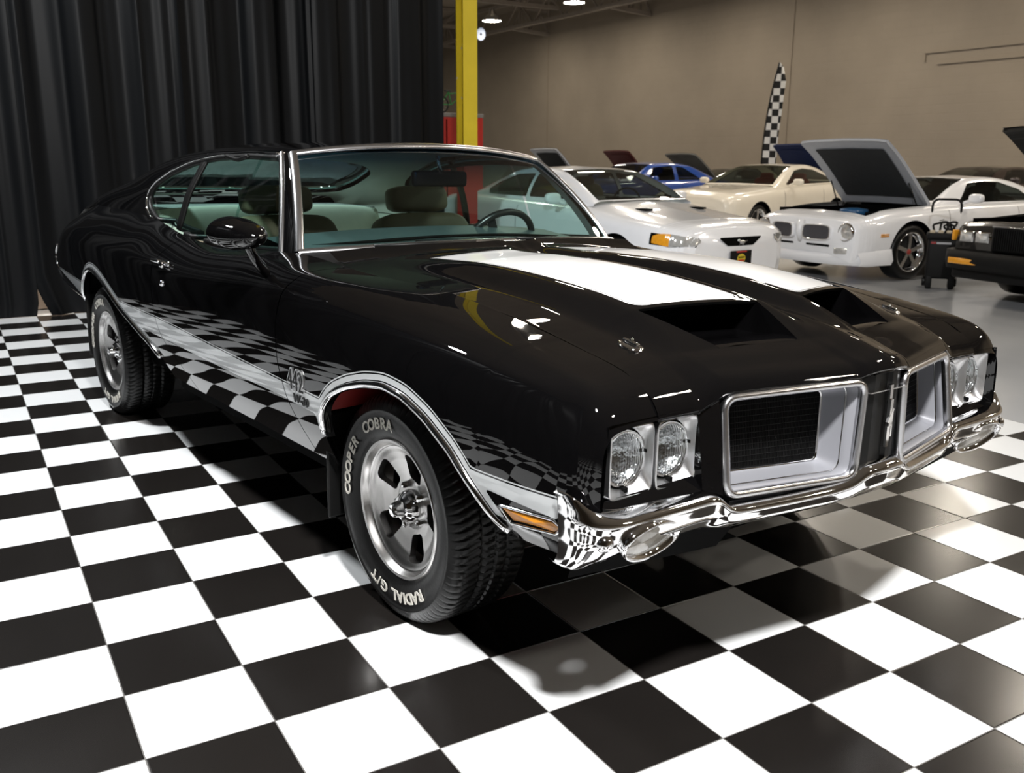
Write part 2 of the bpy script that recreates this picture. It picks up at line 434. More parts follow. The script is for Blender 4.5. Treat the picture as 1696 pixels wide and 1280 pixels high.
def area(name, loc, target, size, power, col=(1, 1, 1), spread=pi):
    d = bpy.data.lights.new(name, 'AREA'); d.shape = 'DISK'; d.size = size; d.energy = power; d.color = col; d.spread = spread
    o = bpy.data.objects.new(name, d); COL.objects.link(o); o.location = loc
    o.rotation_euler = (Vector(target) - Vector(loc)).to_track_quat('-Z', 'Y').to_euler(); return o
w = bpy.data.worlds.new('world'); SC.world = w; w.use_nodes = True
w.node_tree.nodes['Background'].inputs[0].default_value = (.9, .85, .8, 1); w.node_tree.nodes['Background'].inputs[1].default_value = .0
CARLOC = (1.6145791667, 0.1640145846, 0); CARYAW = -1.4419599
# ================================================================== the black coupe (x forward from the front axle, y left)
car = empty('car', CARLOC, CARYAW, 'glossy black two-door muscle car with white hood stripes on the checkered floor', 'car')
car.rotation_euler = (-.0157, 0, CARYAW)
# ---- side body rails: station x -> nine (half width, height) points from the rocker to the belt
ST = [
 (.838, [(.835,.46),(.855,.50),(.862,.565),(.863,.63),(.862,.68),(.857,.715),(.838,.744),(.76,.754),(.695,.754)]),
 (.81,  [(.855,.456),(.876,.50),(.885,.565),(.887,.635),(.884,.705),(.870,.76),(.843,.796),(.77,.800),(.695,.797)]),
 (.76,  [(.87,.453),(.895,.50),(.905,.565),(.907,.64),(.901,.72),(.880,.785),(.845,.830),(.78,.830),(.698,.830)]),
 (.68,  [(.88,.45),(.91,.50),(.921,.565),(.924,.65),(.915,.735),(.888,.81),(.846,.850),(.78,.852),(.70,.854)]),
 (.6,   [(.885,.448),(.918,.495),(.932,.565),(.936,.65),(.927,.745),(.895,.825),(.846,.863),(.78,.867),(.70,.868)]),
 (.3,   [(.885,.42),(.925,.49),(.950,.565),(.953,.66),(.944,.76),(.906,.855),(.847,.901),(.78,.909),(.70,.914)]),
 (0,    [(.88,.39),(.925,.48),(.953,.565),(.957,.67),(.950,.775),(.912,.875),(.848,.924),(.79,.936),(.70,.943)]),
 (-.4,  [(.88,.385),(.925,.475),(.953,.565),(.958,.67),(.952,.785),(.918,.89),(.852,.948),(.79,.951),(.70,.950)]),
 (-.6,  [(.88,.385),(.925,.475),(.953,.565),(.958,.68),(.953,.79),(.922,.895),(.856,.952),(.80,.957),(.70,.960)]),
 (-.8,  [(.88,.385),(.925,.475),(.953,.567),(.958,.68),(.954,.79),(.926,.890),(.865,.950),(.82,.966),(.745,.985)]),
 (-1.0, [(.88,.385),(.925,.475),(.953,.57),(.958,.68),(.954,.79),(.930,.880),(.880,.940),(.835,.965),(.782,.983)]),
 (-1.5, [(.88,.385),(.925,.475),(.951,.575),(.956,.68),(.952,.79),(.932,.870),(.885,.925),(.84,.948),(.785,.964)]),
 (-1.9, [(.88,.39),(.92,.475),(.947,.58),(.953,.68),(.950,.79),(.932,.872),(.890,.932),(.845,.963),(.782,.985)]),
 (-2.3, [(.88,.42),(.915,.49),(.936,.58),(.944,.69),(.943,.80),(.930,.88),(.893,.948),(.84,.99),(.768,1.03)]),
 (-2.85,[(.865,.50),(.892,.54),(.908,.60),(.918,.69),(.920,.80),(.913,.88),(.880,.945),(.825,1.0),(.755,1.045)]),
 (-3.3, [(.848,.54),(.865,.565),(.876,.61),(.885,.69),(.888,.79),(.883,.865),(.858,.930),(.80,.995),(.738,1.045)]),
 (-3.8, [(.815,.563),(.826,.585),(.832,.625),(.838,.69),(.838,.77),(.834,.84),(.815,.895),(.765,.945),(.71,.975)]),
 (-4.0, [(.800,.585),(.808,.605),(.813,.64),(.816,.69),(.815,.75),(.810,.80),(.795,.845),(.75,.885),(.70,.905)]),
 (-4.16,[(.785,.635),(.79,.65),(.794,.67),(.796,.69),(.795,.715),(.79,.74),(.775,.765),(.74,.79),(.70,.80)]),
]
def upright(x, r):
    k = sstep(-2.6, -2.0, x)*(1 - sstep(.66, .80, x)); r = [list(p) for p in r]
    r[3][1] += .015*k; r[4][0] += .0035*k; r[4][1] += .012*k; r[5][0] += .013*k; r[5][1] += .008*k
    return [tuple(p) for p in r]
ST = [(x, upright(x, r)) for x, r in ST]
LEAN = .0157                      # the body sits a little low on its left springs
ST = [(x, [(w, z - LEAN*w) for w, z in r]) for x, r in ST]
NX = 260
def rails_to_surface(ST, NX, nv, sx, sv, xs=None):
    st = sorted(ST, key=lambda q: q[0]); X = A([q[0] for q in st]); R = A([q[1] for q in st])
    xs = np.linspace(X[0], X[-1], NX) if xs is None else xs
    k = R.shape[1]
    W = np.stack([pchip(X, R[:, j, 0], xs) for j in range(k)], 1); Z = np.stack([pchip(X, R[:, j, 1], xs) for j in range(k)], 1)
    if sx: W = gsmooth(W, sx, 0); Z = gsmooth(Z, sx, 0)
    P = np.zeros((len(xs), nv, 3))
    for i in range(len(xs)):
        C = np.stack([W[i], Z[i]], 1); D = resample(C, nv*4); D = gsmooth(D, sv*4, 0)
        D = resample(D, nv); P[i, :, 0] = xs[i]; P[i, :, 1:] = D
    return P
def xspace():
    # finer columns towards the rounded nose
    a = np.linspace(-4.16, .5, 210); b = np.linspace(.5, .838, 42)[1:]; return np.r_[a, b]
XS = xspace()
SURF = rails_to_surface(ST, 0, 84, 1.2, 2.6, XS)
def Sw(x, z):
    """half width of the side at (x, z)"""
    x = np.atleast_1d(A(x, float)); z = np.atleast_1d(A(z, float)); out = []
    for a, b in zip(x, z):
        i = int(np.clip(np.searchsorted(XS, a) - 1, 0, len(XS)-2)); t = (a - XS[i])/(XS[i+1]-XS[i])
        c = SURF[i]*(1-t) + SURF[i+1]*t; m = np.argmax(c[:, 2] > .99*c[:, 2].max()) + 1
        out.append(np.interp(b, c[:m, 2], c[:m, 1]))
    return A(out)
def on_side(xz, off=0.):
    xz = A(xz, float); return np.stack([xz[:, 0], -(Sw(xz[:, 0], xz[:, 1]) + off), xz[:, 1]], 1)

ARCH_F = [(.61,.40),(.592,.454),(.548,.482),(.485,.551),(.401,.627),(.301,.682),(.20,.716),(.10,.726),(0,.712),(-.10,.685),(-.189,.648),(-.25,.60),(-.278,.55),(-.284,.515),(-.292,.47),(-.302,.36)]
ARCH_R = [(-1.80,.40),(-1.817,.462),(-1.933,.517),(-2.145,.579),(-2.333,.625),(-2.493,.677),(-2.62,.715),(-2.724,.738),(-2.82,.75),(-2.904,.75),(-3.0,.727),(-3.107,.676),(-3.20,.61),(-3.252,.555),(-3.255,.45)]
DN = A([0, .015]); ARCH_F = A(ARCH_F) - DN; ARCH_R = A(ARCH_R) - DN
ARCH_F = smoothpath(ARCH_F, 70, 1.0); ARCH_R = smoothpath(ARCH_R, 80, 1.0)
PF = np.vstack([ARCH_F, [(-.302,.2),(.7,.2)]]); PR = np.vstack([ARCH_R, [(-3.255,.2),(-1.7,.2)]])
def sxz(poly): return lambda V: sd_poly(poly, V[:, 0], V[:, 2])
DOOR_F = smoothpath([(-.44,.36),(-.455,.45),(-.51,.56),(-.556,.65),(-.57,.75),(-.563,.85),(-.556,.93),(-.57,.965),(-.64,1.02),(-.7,1.1)], 40, 1.2)
DOOR_R = smoothpath([(-1.50,.36),(-1.55,.46),(-1.70,.55),(-1.775,.62),(-1.80,.72),(-1.80,.85),(-1.80,1.1)], 40, 1.2)
def xline(P):
    P = P[np.argsort(P[:, 1])]; return lambda V: V[:, 0] - np.interp(V[:, 2], P[:, 1], P[:, 0])
df, dr = xline(DOOR_F), xline(DOOR_R)
TOPX = [-4.2,-4.05,-3.2,-1.8,-1.5,-1.0,-.575,-.28,.3,.54,.76]; TOPZ = [.652,.653,.655,.663,.656,.640,.627,.618,.605,.602,.601]
BOTX = [-4.2,-4.05,-3.52,-3.33,-1.8,-1.3,-.9,-.55,-.28,.5,.65,.76]; BOTZ = [.650,.648,.598,.562,.58,.571,.567,.568,.556,.562,.555,.546]
TOPZ = A(TOPZ) - .015; BOTZ = A(BOTZ) - .015
fF, fR = sxz(PF), sxz(PR)
def stripe_upper(V):
    a = np.maximum(fF(V), fR(V))           # negative outside an arch
    return np.maximum(np.interp(V[:, 0], TOPX, TOPZ) - V[:, 2], .036 + a)
def stripe_main(V):
    a = np.maximum(fF(V), fR(V))
    body = np.maximum(V[:, 2] - np.interp(V[:, 0], BOTX, BOTZ), np.minimum(.036 + a, V[:, 2] - .485))
    return np.minimum(np.minimum(stripe_upper(V), body), np.minimum(-.013 - a, .752 - V[:, 0]))
def decorate(VF):
    V, F, M, Fo, Mo = clip(*VF, stripe_main)
    V2, Fi, Mi, Fb, Mb = clip(V, F, [1]*len(F), lambda V: stripe_upper(V) - .0035)       # outer white line
    V3, Fc, Mc, Fd, Md = clip(V2, Fi, Mi, lambda V: stripe_upper(V) - .0075)             # black pin line
    return prune(V3, Fo + Fb + Fc + Fd, Mo + [1]*len(Fb) + [1]*len(Fc) + [0]*len(Fd))
VF0 = grid(np.stack([SURF[..., 0], -SURF[..., 1], SURF[..., 2]], -1), flip=False)
VF0 = (VF0[0], VF0[1], [0]*len(VF0[1]))
nofront = lambda V: -fF(V); norear = lambda V: -fR(V)
g = .0028
fender = decorate(keep(keep(VF0, nofront), lambda V: df(V) - g))
door = decorate(keep(keep(VF0, lambda V: -df(V) - g), lambda V: dr(V) - g))
quarter = decorate(keep(keep(VF0, norear), lambda V: -dr(V) - g))
inner = SURF.copy(); inner[..., 1] -= .022; inner[..., 2] -= .012*(np.linspace(0, 1, 84)**4)[None, :]
liner = keep(keep(grid(np.stack([inner[..., 0], -inner[..., 1], inner[..., 2]], -1), flip=True), lambda V: -fF(V) - .004), lambda V: -fR(V) - .004)
liner = keep(liner, lambda V: .80 - V[:, 0])
SIDEPAINT = [M_black, M_shadedwhite]; PAINT = [M_black, M_white]
doors = []
for fl in (lambda q: q, mir):
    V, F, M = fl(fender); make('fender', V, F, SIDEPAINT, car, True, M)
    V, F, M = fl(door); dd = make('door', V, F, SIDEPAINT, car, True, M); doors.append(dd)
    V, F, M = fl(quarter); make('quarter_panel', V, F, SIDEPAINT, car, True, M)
    make('inner_liner', *fl(liner)[:2], M_flat, car)
# chrome mouldings round the arches and along the rocker
def lip(path, r=.011, off=.002):
    P = on_side(path, off); return tube(P, r, (0, -1, 0), 8)
for fl in (lambda q: q, mir):
    a = ARCH_F[((ARCH_F[:, 1] > .437) & ((ARCH_F[:, 0] > 0) | (ARCH_F[:, 1] > .475)))]; make('arch_moulding', *fl(lip(a)), M_chrome, car)
    a = ARCH_R[(ARCH_R[:, 1] > .447)]; make('arch_moulding', *fl(lip(a)), M_chrome, car)
    # turned-in flange behind each moulding
    for AR in (ARCH_F, ARCH_R):
        P = on_side(AR, 0); Q = P.copy(); Q[:, 1] += .03; kk = AR[:, 1] > .47; P, Q = P[kk], Q[kk]
        make('arch_flange', *fl(grid(np.stack([P, Q], 1), flip=True)), M_black, car)
    P = on_side(smoothpath([(-3.3,.545),(-3.6,.553),(-3.96,.575),(-4.10,.61),(-4.155,.655)], 40, 1), .0)
    P = np.vstack([P, [[-4.172,-.795,.70],[-4.165,-.79,.735],[-4.14,-.785,.765]]])
    make('lower_moulding', *fl(tube(smoothpath(P, 50, .8), .009, (0, -1, 0), 8)), M_chrome, car)
    # inner fenders and mud flaps
    hw = lambda X, y0, y1, AR: grid(np.stack([np.stack([AR[:, 0], np.full(len(AR), y0), AR[:, 1] + .03], 1), np.stack([AR[:, 0], np.full(len(AR), y1), AR[:, 1] + .05], 1)], 1))
    AF = ARCH_F[(ARCH_F[:, 1] > .52)]; ARr = ARCH_R[(ARCH_R[:, 1] > .52)]
    make('inner_fender', *fl(hw(0, -.93, -.50, AF)), M_red, car); make('inner_fender', *fl(hw(0, -.86, -.45, ARr)), M_flat, car)
    make('mud_flap', *fl(xform(rbox((-.36, -.78, .36), (.012, .24, .34), .01), rot('Z', radians(6), (-.36, -.78, .4)))), M_trimblack, car)
    make('mud_flap', *fl(rbox((-3.235, -.76, .40), (.012, .22, .34), .01)), M_trimblack, car)
# underside
under = MB(); under.add(box((-1.65, 0, .30), (4.4, 1.05, .10))); under.add(box((-1.15, 0, .36), (1.5, 1.64, .12))); under.add(box((.15, 0, .45), (.8, .8, .2))); under.add(box((-3.75, 0, .58), (.6, 1.4, .2)))
under.add(tube([(-.05, -.66, .329), (-.05, .66, .329)], .04)); under.add(tube([(-2.845, -.66, .329), (-2.845, .66, .329)], .05))
under.build('chassis', M_flat, car, smooth=False)

# ---------------------------------------------------------------- greenhouse
GT = [
 (-1.10, [(.79,.978),(.72,1.13),(.605,1.300),(.57,1.334),(.40,1.352),(.2,1.358),(0,1.36)]),
 (-1.4,  [(.787,.966),(.725,1.14),(.628,1.312),(.59,1.344),(.42,1.364),(.2,1.373),(0,1.376)]),
 (-1.8,  [(.784,.978),(.73,1.15),(.642,1.312),(.602,1.342),(.43,1.366),(.2,1.375),(0,1.378)]),
 (-2.2,  [(.772,1.02),(.735,1.16),(.655,1.293),(.618,1.322),(.45,1.348),(.2,1.358),(0,1.361)]),
 (-2.5,  [(.760,1.035),(.733,1.15),(.668,1.255),(.632,1.287),(.46,1.318),(.2,1.33),(0,1.333)]),
 (-2.9,  [(.752,1.043),(.733,1.11),(.695,1.172),(.66,1.198),(.48,1.22),(.2,1.23),(0,1.233)]),
 (-3.3,  [(.738,1.045),(.726,1.08),(.705,1.112),(.675,1.126),(.50,1.13),(.2,1.13),(0,1.13)]),
 (-3.6,  [(.724,1.02),(.714,1.042),(.695,1.060),(.665,1.066),(.50,1.066),(.2,1.065),(0,1.065)]),
 (-3.85, [(.710,.972),(.703,.980),(.684,.987),(.655,.990),(.50,.992),(.2,.993),(0,.994)]),
 (-4.0,  [(.70,.905),(.69,.909),(.67,.912),(.64,.914),(.50,.918),(.2,.921),(0,.922)]),
 (-4.16, [(.70,.80),(.69,.803),(.67,.806),(.64,.81),(.50,.815),(.2,.82),(0,.82)]),
]
GT = [(x, [(w, z - LEAN*w) for w, z in r]) for x, r in GT]
GX = np.linspace(-4.16, -1.10, 150)
GREEN = rails_to_surface(GT, 0, 70, 1.5, 1.6, GX)
# curve the front edge with the windshield header
def header_x(w): return -1.19 + .085*(1 - np.clip(w/.60, 0, 1)**2)
for i in range(len(GX)):
    t = sstep(-1.8, -1.10, GX[i]); GREEN[i, :, 0] += t*(header_x(GREEN[i, :, 1]) + 1.10)*(GREEN[i, :, 2] > 1.0)
WIN = smoothpath(A([(-1.19,1.318),(-1.5,1.326),(-1.8,1.318),(-2.05,1.292),(-2.27,1.245),(-2.42,1.19),(-2.475,1.125),(-2.43,1.06),(-2.30,1.015),(-2.13,.987),(-1.95,.973),(-1.7,.955),(-1.4,.955),(-1.1,.965),(-.9,.96),(-.9,1.318)]) - A([0, .011]), 150, 1.0, closed=True)
WINO = A([(-1.245,1.319),(-1.5,1.326),(-1.8,1.318),(-2.05,1.292),(-2.27,1.245),(-2.42,1.19),(-2.475,1.125),(-2.43,1.06),(-2.30,1.015),(-2.13,.987),(-1.95,.973),(-1.7,.955),(-1.4,.955),(-1.1,.965),(-.93,.972)]) - A([0, .011])
fW = sxz(WIN)
BACK = [(-2.50,0),(-2.52,.35),(-2.56,.5),(-2.66,.575),(-2.95,.615),(-3.16,.625),(-3.22,.58),(-3.27,.4),(-3.30,0),(-3.27,-.4),(-3.22,-.58),(-3.16,-.625),(-2.95,-.615),(-2.66,-.575),(-2.56,-.5),(-2.52,-.35)]
BACK = smoothpath(BACK, 90, .8, closed=True)
fB = lambda V: np.where(V[:, 2] > .9, sd_poly(BACK, V[:, 0], V[:, 1]), -1)
GR = np.concatenate([np.stack([GREEN[..., 0], -GREEN[..., 1], GREEN[..., 2]], -1), GREEN[:, ::-1][:, 1:]], 1)
roofVF = grid(GR, flip=False)
shell = keep(roofVF, lambda V: -fW(V)); shell = keep(shell, lambda V: -fB(V))
shell = keep(shell, lambda V: np.where(V[:, 0] > -1.35, V[:, 2] - 1.28, 1.))
trunkline = lambda V: -3.36 - V[:, 0]
roof = keep(shell, lambda V: -trunkline(V) - .003)
deck = keep(shell, lambda V: trunkline(V) - .003)
make('roof', roof[0], roof[1], M_black, car); make('trunk_lid', deck[0], deck[1], M_black, car)
ins = GR.copy(); ins[..., 1] *= .965; ins[..., 2] -= .028
lin = keep(keep(grid(ins, flip=True), lambda V: -fW(V) - .012), lambda V: -fB(V) - .01)
lin = keep(keep(lin, lambda V: np.where(V[:, 0] > -1.35, V[:, 2] - 1.25, 1.)), lambda V: V[:, 0] + 3.33)
make('headliner', lin[0], lin[1], M_cloth, car)
# rear glass and its bright surround
bg = GR.copy(); bg[..., 2] -= .010
g_ = keep(grid(bg), lambda V: fB(V) + .006); make('rear_glass', g_[0], g_[1], M_glass, car)
from mathutils.bvhtree import BVHTree
BV = BVHTree.FromPolygons([Vector(v) for v in roofVF[0]], roofVF[1])
def drop(x, y):
    h = BV.ray_cast(Vector((x, y, 3)), Vector((0, 0, -1))); return h[0]
P = A([drop(*p)[:] for p in BACK]); make('rear_glass_trim', *tube(P, .011, (0, 0, 1), 8, closed=True), M_chrome, car)
# side glass
def gw(x, z):
    h = BV.ray_cast(Vector((x, -3, z)), Vector((0, 1, 0))); return -h[0].y if h[0] else .7
sg = GR.copy(); sg[..., 1] *= .972
BARX = lambda V: V[:, 0] - np.interp(V[:, 2], [.95, 1.30], [-1.968, -1.925])
AP0, AP1 = A([-.915, -.772, .967]), A([-1.228, -.612, 1.304])     # front edge of the door glass
fA = lambda V: -(V[:, 0] - np.interp(V[:, 2], [AP0[2], AP1[2]], [AP0[0], AP1[0]]))
sidefaces = keep(grid(sg), lambda V: -V[:, 1] - .4)
# the sheet forward of the roof, down to the pillar
zz = np.linspace(.93, 1.33, 24); xx = np.linspace(-1.5, -.85, 30)
ww = lambda z: np.interp(z, [.93, .97, 1.14, 1.312], [.782, .772, .712, .612])
fg = grid(np.stack([np.broadcast_to(xx[:, None], (30, 24)), -np.broadcast_to(ww(zz), (30, 24)), np.broadcast_to(zz, (30, 24))], -1))
for fl in (lambda q: q, mir):
    dg = keep(keep(keep(fg, lambda V: fW(V) + .01), fA), lambda V: V[:, 0] + 1.40)
    m1 = MB(); m1.add(dg[:2]); d2 = keep(keep(keep(sidefaces, lambda V: fW(V) + .01), lambda V: -1.40 - V[:, 0]), lambda V: BARX(V) - .0)
    m1.add(d2[:2]); VF = (np.vstack(m1.V), m1.F); make('door_glass', *fl(VF), M_glass, car)
    q2 = keep(keep(sidefaces, lambda V: fW(V) + .01), lambda V: -BARX(V)); make('quarter_glass', *fl(q2[:2]), M_glass, car)
    zb = np.linspace(.962, 1.305, 14); P = A([[np.interp(z, [.95, 1.30], [-1.968, -1.925]), -gw(np.interp(z, [.95, 1.30], [-1.968, -1.925]), z) + .010, z] for z in zb])
    make('glass_divider', *fl(sweep(P, [(-.006,-.022),(.006,-.022),(.006,.022),(-.006,.022)], (0, -1, 0), caps=True)), M_trimblack, car)
    # bright edge of the window opening and the rubber inside it
    Wr = smoothpath(WINO, 130, 1.0)
    hwid = lambda x, z: gw(x, z) if x < -1.38 else (float(ww(z)) if x > -1.16 else gw(-1.38, z)*(x+1.16)/(-.22) + float(ww(z))*(x+1.38)/.22)
    P = A([[x, -hwid(x, z) - .001, z] for x, z in Wr])
    make('window_moulding', *fl(tube(P, .008, (0, -1, 0), 8)), M_chrome, car)
    tg = np.gradient(Wr, axis=0); nn_ = np.stack([-tg[:, 1], tg[:, 0]], 1); nn_ /= np.linalg.norm(nn_, axis=1)[:, None]
    nn_ *= np.sign(((A([[-1.7, 1.13]]) - Wr)*nn_).sum(1))[:, None]
    Wi = Wr + nn_*.015
    P = A([[x, -hwid(x, z) + .012, z] for x, z in Wi])
    make('window_seal', *fl(tube(P, .012, (0, -1, 0), 8)), M_trimblack, car)
# ---------------------------------------------------------------- windshield and pillars
WB = lambda w: A([-.842 + .115*(1-(w/.735)**2), w, .984 + .022*(1-(w/.735)**2)])
WT = lambda w: A([header_x(abs(w)) + .012, w, 1.302 + .042*(1-(abs(w)/.592)**2.2)])
u = np.linspace(-1, 1, 41); v = np.linspace(0, 1, 16)
G = np.zeros((41, 16, 3))
for i, a in enumerate(u):
    p, q = WB(a*.735), WT(a*.592)
    for j, b in enumerate(v):
        G[i, j] = p*(1-b) + q*b; G[i, j, 0] += .02*4*b*(1-b); G[i, j, 2] += .012*4*b*(1-b)
make('windshield', *grid(G, flip=True), M_wshield, car)
# header moulding and lower moulding
P = A([WT(a*.60) + A([.004, 0, .008]) for a in np.linspace(-1, 1, 50)])
make('header_moulding', *sweep(P, [(.007,-.013),(.010,0),(.005,.013),(-.004,.013),(-.004,-.013)], (.6, 0, .8)), M_stain, car)
P = A([WB(a*.745) + A([.016, 0, -.006]) for a in np.linspace(-1, 1, 50)])
make('cowl_moulding', *sweep(P, [(.005,-.016),(.009,0),(.004,.016),(-.004,.016),(-.004,-.016)], (.35, 0, .93)), M_stain, car)
for sgn in (-1, 1):
    a0, a1 = WB(sgn*.735) + A([-.002, 0, -.008]), WT(sgn*.592) + A([0, 0, .012])
    d0, d1 = A([AP0[0], sgn*.772, .944]), A([AP1[0], sgn*.612, 1.311])
    tt = np.linspace(0, 1, 16)[:, None]
    bow = lambda p, q: p*(1-tt) + q*tt + A([.02, sgn*.004, .012])*4*tt*(1-tt)
    ref = A([.35, sgn*.93, .15]); ref2 = A([.75, sgn*.55, .35])
    make('windshield_moulding', *sweep(bow(a0, a1), [(.004,-.017),(.009,-.004),(.009,.004),(.004,.017),(-.008,.017),(-.008,-.017)], ref2), M_stain, car)
    make('door_window_frame', *sweep(bow(d0, d1), [(.006,-.012),(.010,0),(.006,.012),(-.008,.012),(-.008,-.012)], ref), M_stain, car)
    Pm = (bow(a0, a1) + bow(d0, d1))/2; hw_ = np.linalg.norm(bow(a0, a1) - bow(d0, d1), axis=1)/2
    ax = np.stack([bow(a0, a1) + A([-.0, 0, 0]), Pm + A([.008, sgn*.010, 0]), bow(d0, d1)], 1)
    make('windshield_pillar', *grid(ax, flip=(sgn < 0)), M_black, car)
    ax2 = np.stack([bow(a0, a1) + A([-.03, -sgn*.02, 0]), bow(d0, d1) + A([-.01, -sgn*.03, 0])], 1)
    make('pillar_trim', *grid(ax2, flip=(sgn > 0)), M_shelf, car)
# cowl panel closing the gap between fenders and glass
cw = np.linspace(-.76, .76, 41); Cg = np.zeros((41, 3, 3))
for i, w_ in enumerate(cw):
    b = WB(np.clip(w_, -.735, .735)); Cg[i, 0] = b + A([.03, 0, -.012]); Cg[i, 1] = b + A([.08, 0, -.05]); Cg[i, 2] = b + A([.20, 0, -.09])
    Cg[i, :, 1] = w_
make('cowl_panel', *grid(Cg, flip=True), M_trimblack, car)
# ---------------------------------------------------------------- hood
FX = lambda w: np.interp(np.abs(w), [0,.045,.085,.11,.3,.5,.55,.62,.71], [.978,.972,.965,.955,.905,.852,.840,.838,.838])
FZ = lambda w: np.interp(np.abs(w), [0,.05,.09,.11,.3,.49,.53,.56,.71], [.808,.806,.800,.792,.790,.785,.765,.752,.752])
def base(x, w):
    w = np.abs(w); u = FX(w) - x
    z = pchip([0,.012,.03,.06,.12,.24,.53,.94,1.28,1.40,1.47,1.53], [.747,.771,.790,.808,.834,.857,.902,.932,.939,.948,.962,.988], np.clip(u, 0, 1.53))
    z = z + (FZ(w) - .752)*np.exp(-u/.07)*1.05
    z = z + .024*np.clip(1 - (w/.69)**2, 0, 1)*sstep(.02, .3, u)
    z = z + .010*np.exp(-(w/.055)**2)*sstep(.0, .06, u)*sstep(.55, .2, u)     # prow ridge
    return z
LIPX = lambda w: .645 - .275*w
TIPX = lambda w: .785 - .224*(w - .13)
WIN_ = lambda x: .100 + np.clip((x-.61)/.175, 0, 1)*.037
WOUT = lambda x: .455 - np.clip((x-.53)/.19, 0, 1)*.075
def bulge(x, w):
    w = np.abs(w)
    h = np.interp(x, [-.60,-.42,-.2,.2,.5], [0,.027,.040,.045,.043])
    a, b = LIPX(w), TIPX(w)
    h = h*np.clip((b - x)/(b - a), 0, 1)
    S = sstep(.015, .092, w)*(1 - sstep(.46, .575, w))
    crown = 1 - .10*((w-.28)/.18)**2
    return h*S*crown
HZ = lambda x, w: base(x, w) + bulge(x, w)
def omega(V):
    w = np.abs(V[:, 1]); x = V[:, 0]
    return np.minimum(np.minimum(x - LIPX(w), TIPX(w) - x), np.minimum(w - WIN_(x), WOUT(x) - w))
ws_ = np.unique(np.r_[np.linspace(-.697, .697, 187)])
us_ = np.r_[0, .004, .009, .015, .022, .03, .04, .05, np.linspace(.06, 1.53, 190)]
HG = np.zeros((len(us_), len(ws_), 3))
for j, w_ in enumerate(ws_):
    x = FX(w_) - us_; HG[:, j, 0] = x; HG[:, j, 1] = w_; HG[:, j, 2] = HZ(x, np.full_like(x, w_))
HG[:, :, 2] = np.where(np.abs(HG[:, :, 2]) > 0, HG[:, :, 2], 0)
hoodVF = grid(HG, flip=True)
hood = keep(hoodVF, lambda V: -omega(V))
hood = (hood[0], hood[1], [0]*len(hood[1]))
def stripe_sd(inset):
    def f(V):
        w = np.abs(V[:, 1]); x = V[:, 0]
        xa = LIPX(w) - .022 - inset; r = .035
        dx = np.maximum(r - (xa - x), 0); wi, wo = .118 + inset, .444 - inset
        dw = np.maximum(np.maximum(wi + r - w, w - (wo - r)), 0)
        corner = r - np.hypot(dx, dw)
        return np.minimum(np.minimum(corner, np.minimum(xa - x, np.minimum(w - wi, wo - w))), x + .462)
    return f
hood = paint(hood, stripe_sd(0), 1); 
V, F, M = hood
V, Fi, Mi, Fo, Mo = clip(V, F, M, stripe_sd(.0045)); V, Fj, Mj, Fk, Mk = clip(V, Fi, Mi, stripe_sd(.007))
hood = prune(V, Fo + Fk + Fj, Mo + [0]*len(Fk) + Mj)
hd = make('hood', hood[0], hood[1], PAINT, car, True, hood[2])
# rolled front edge
E0 = HG[0]; E1 = E0 + A([-.004, 0, -.010]); E2 = E0 + A([-.03, 0, -.014])
make('hood_lip', *grid(np.stack([E0, E1, E2]), flip=True), M_black, hd)
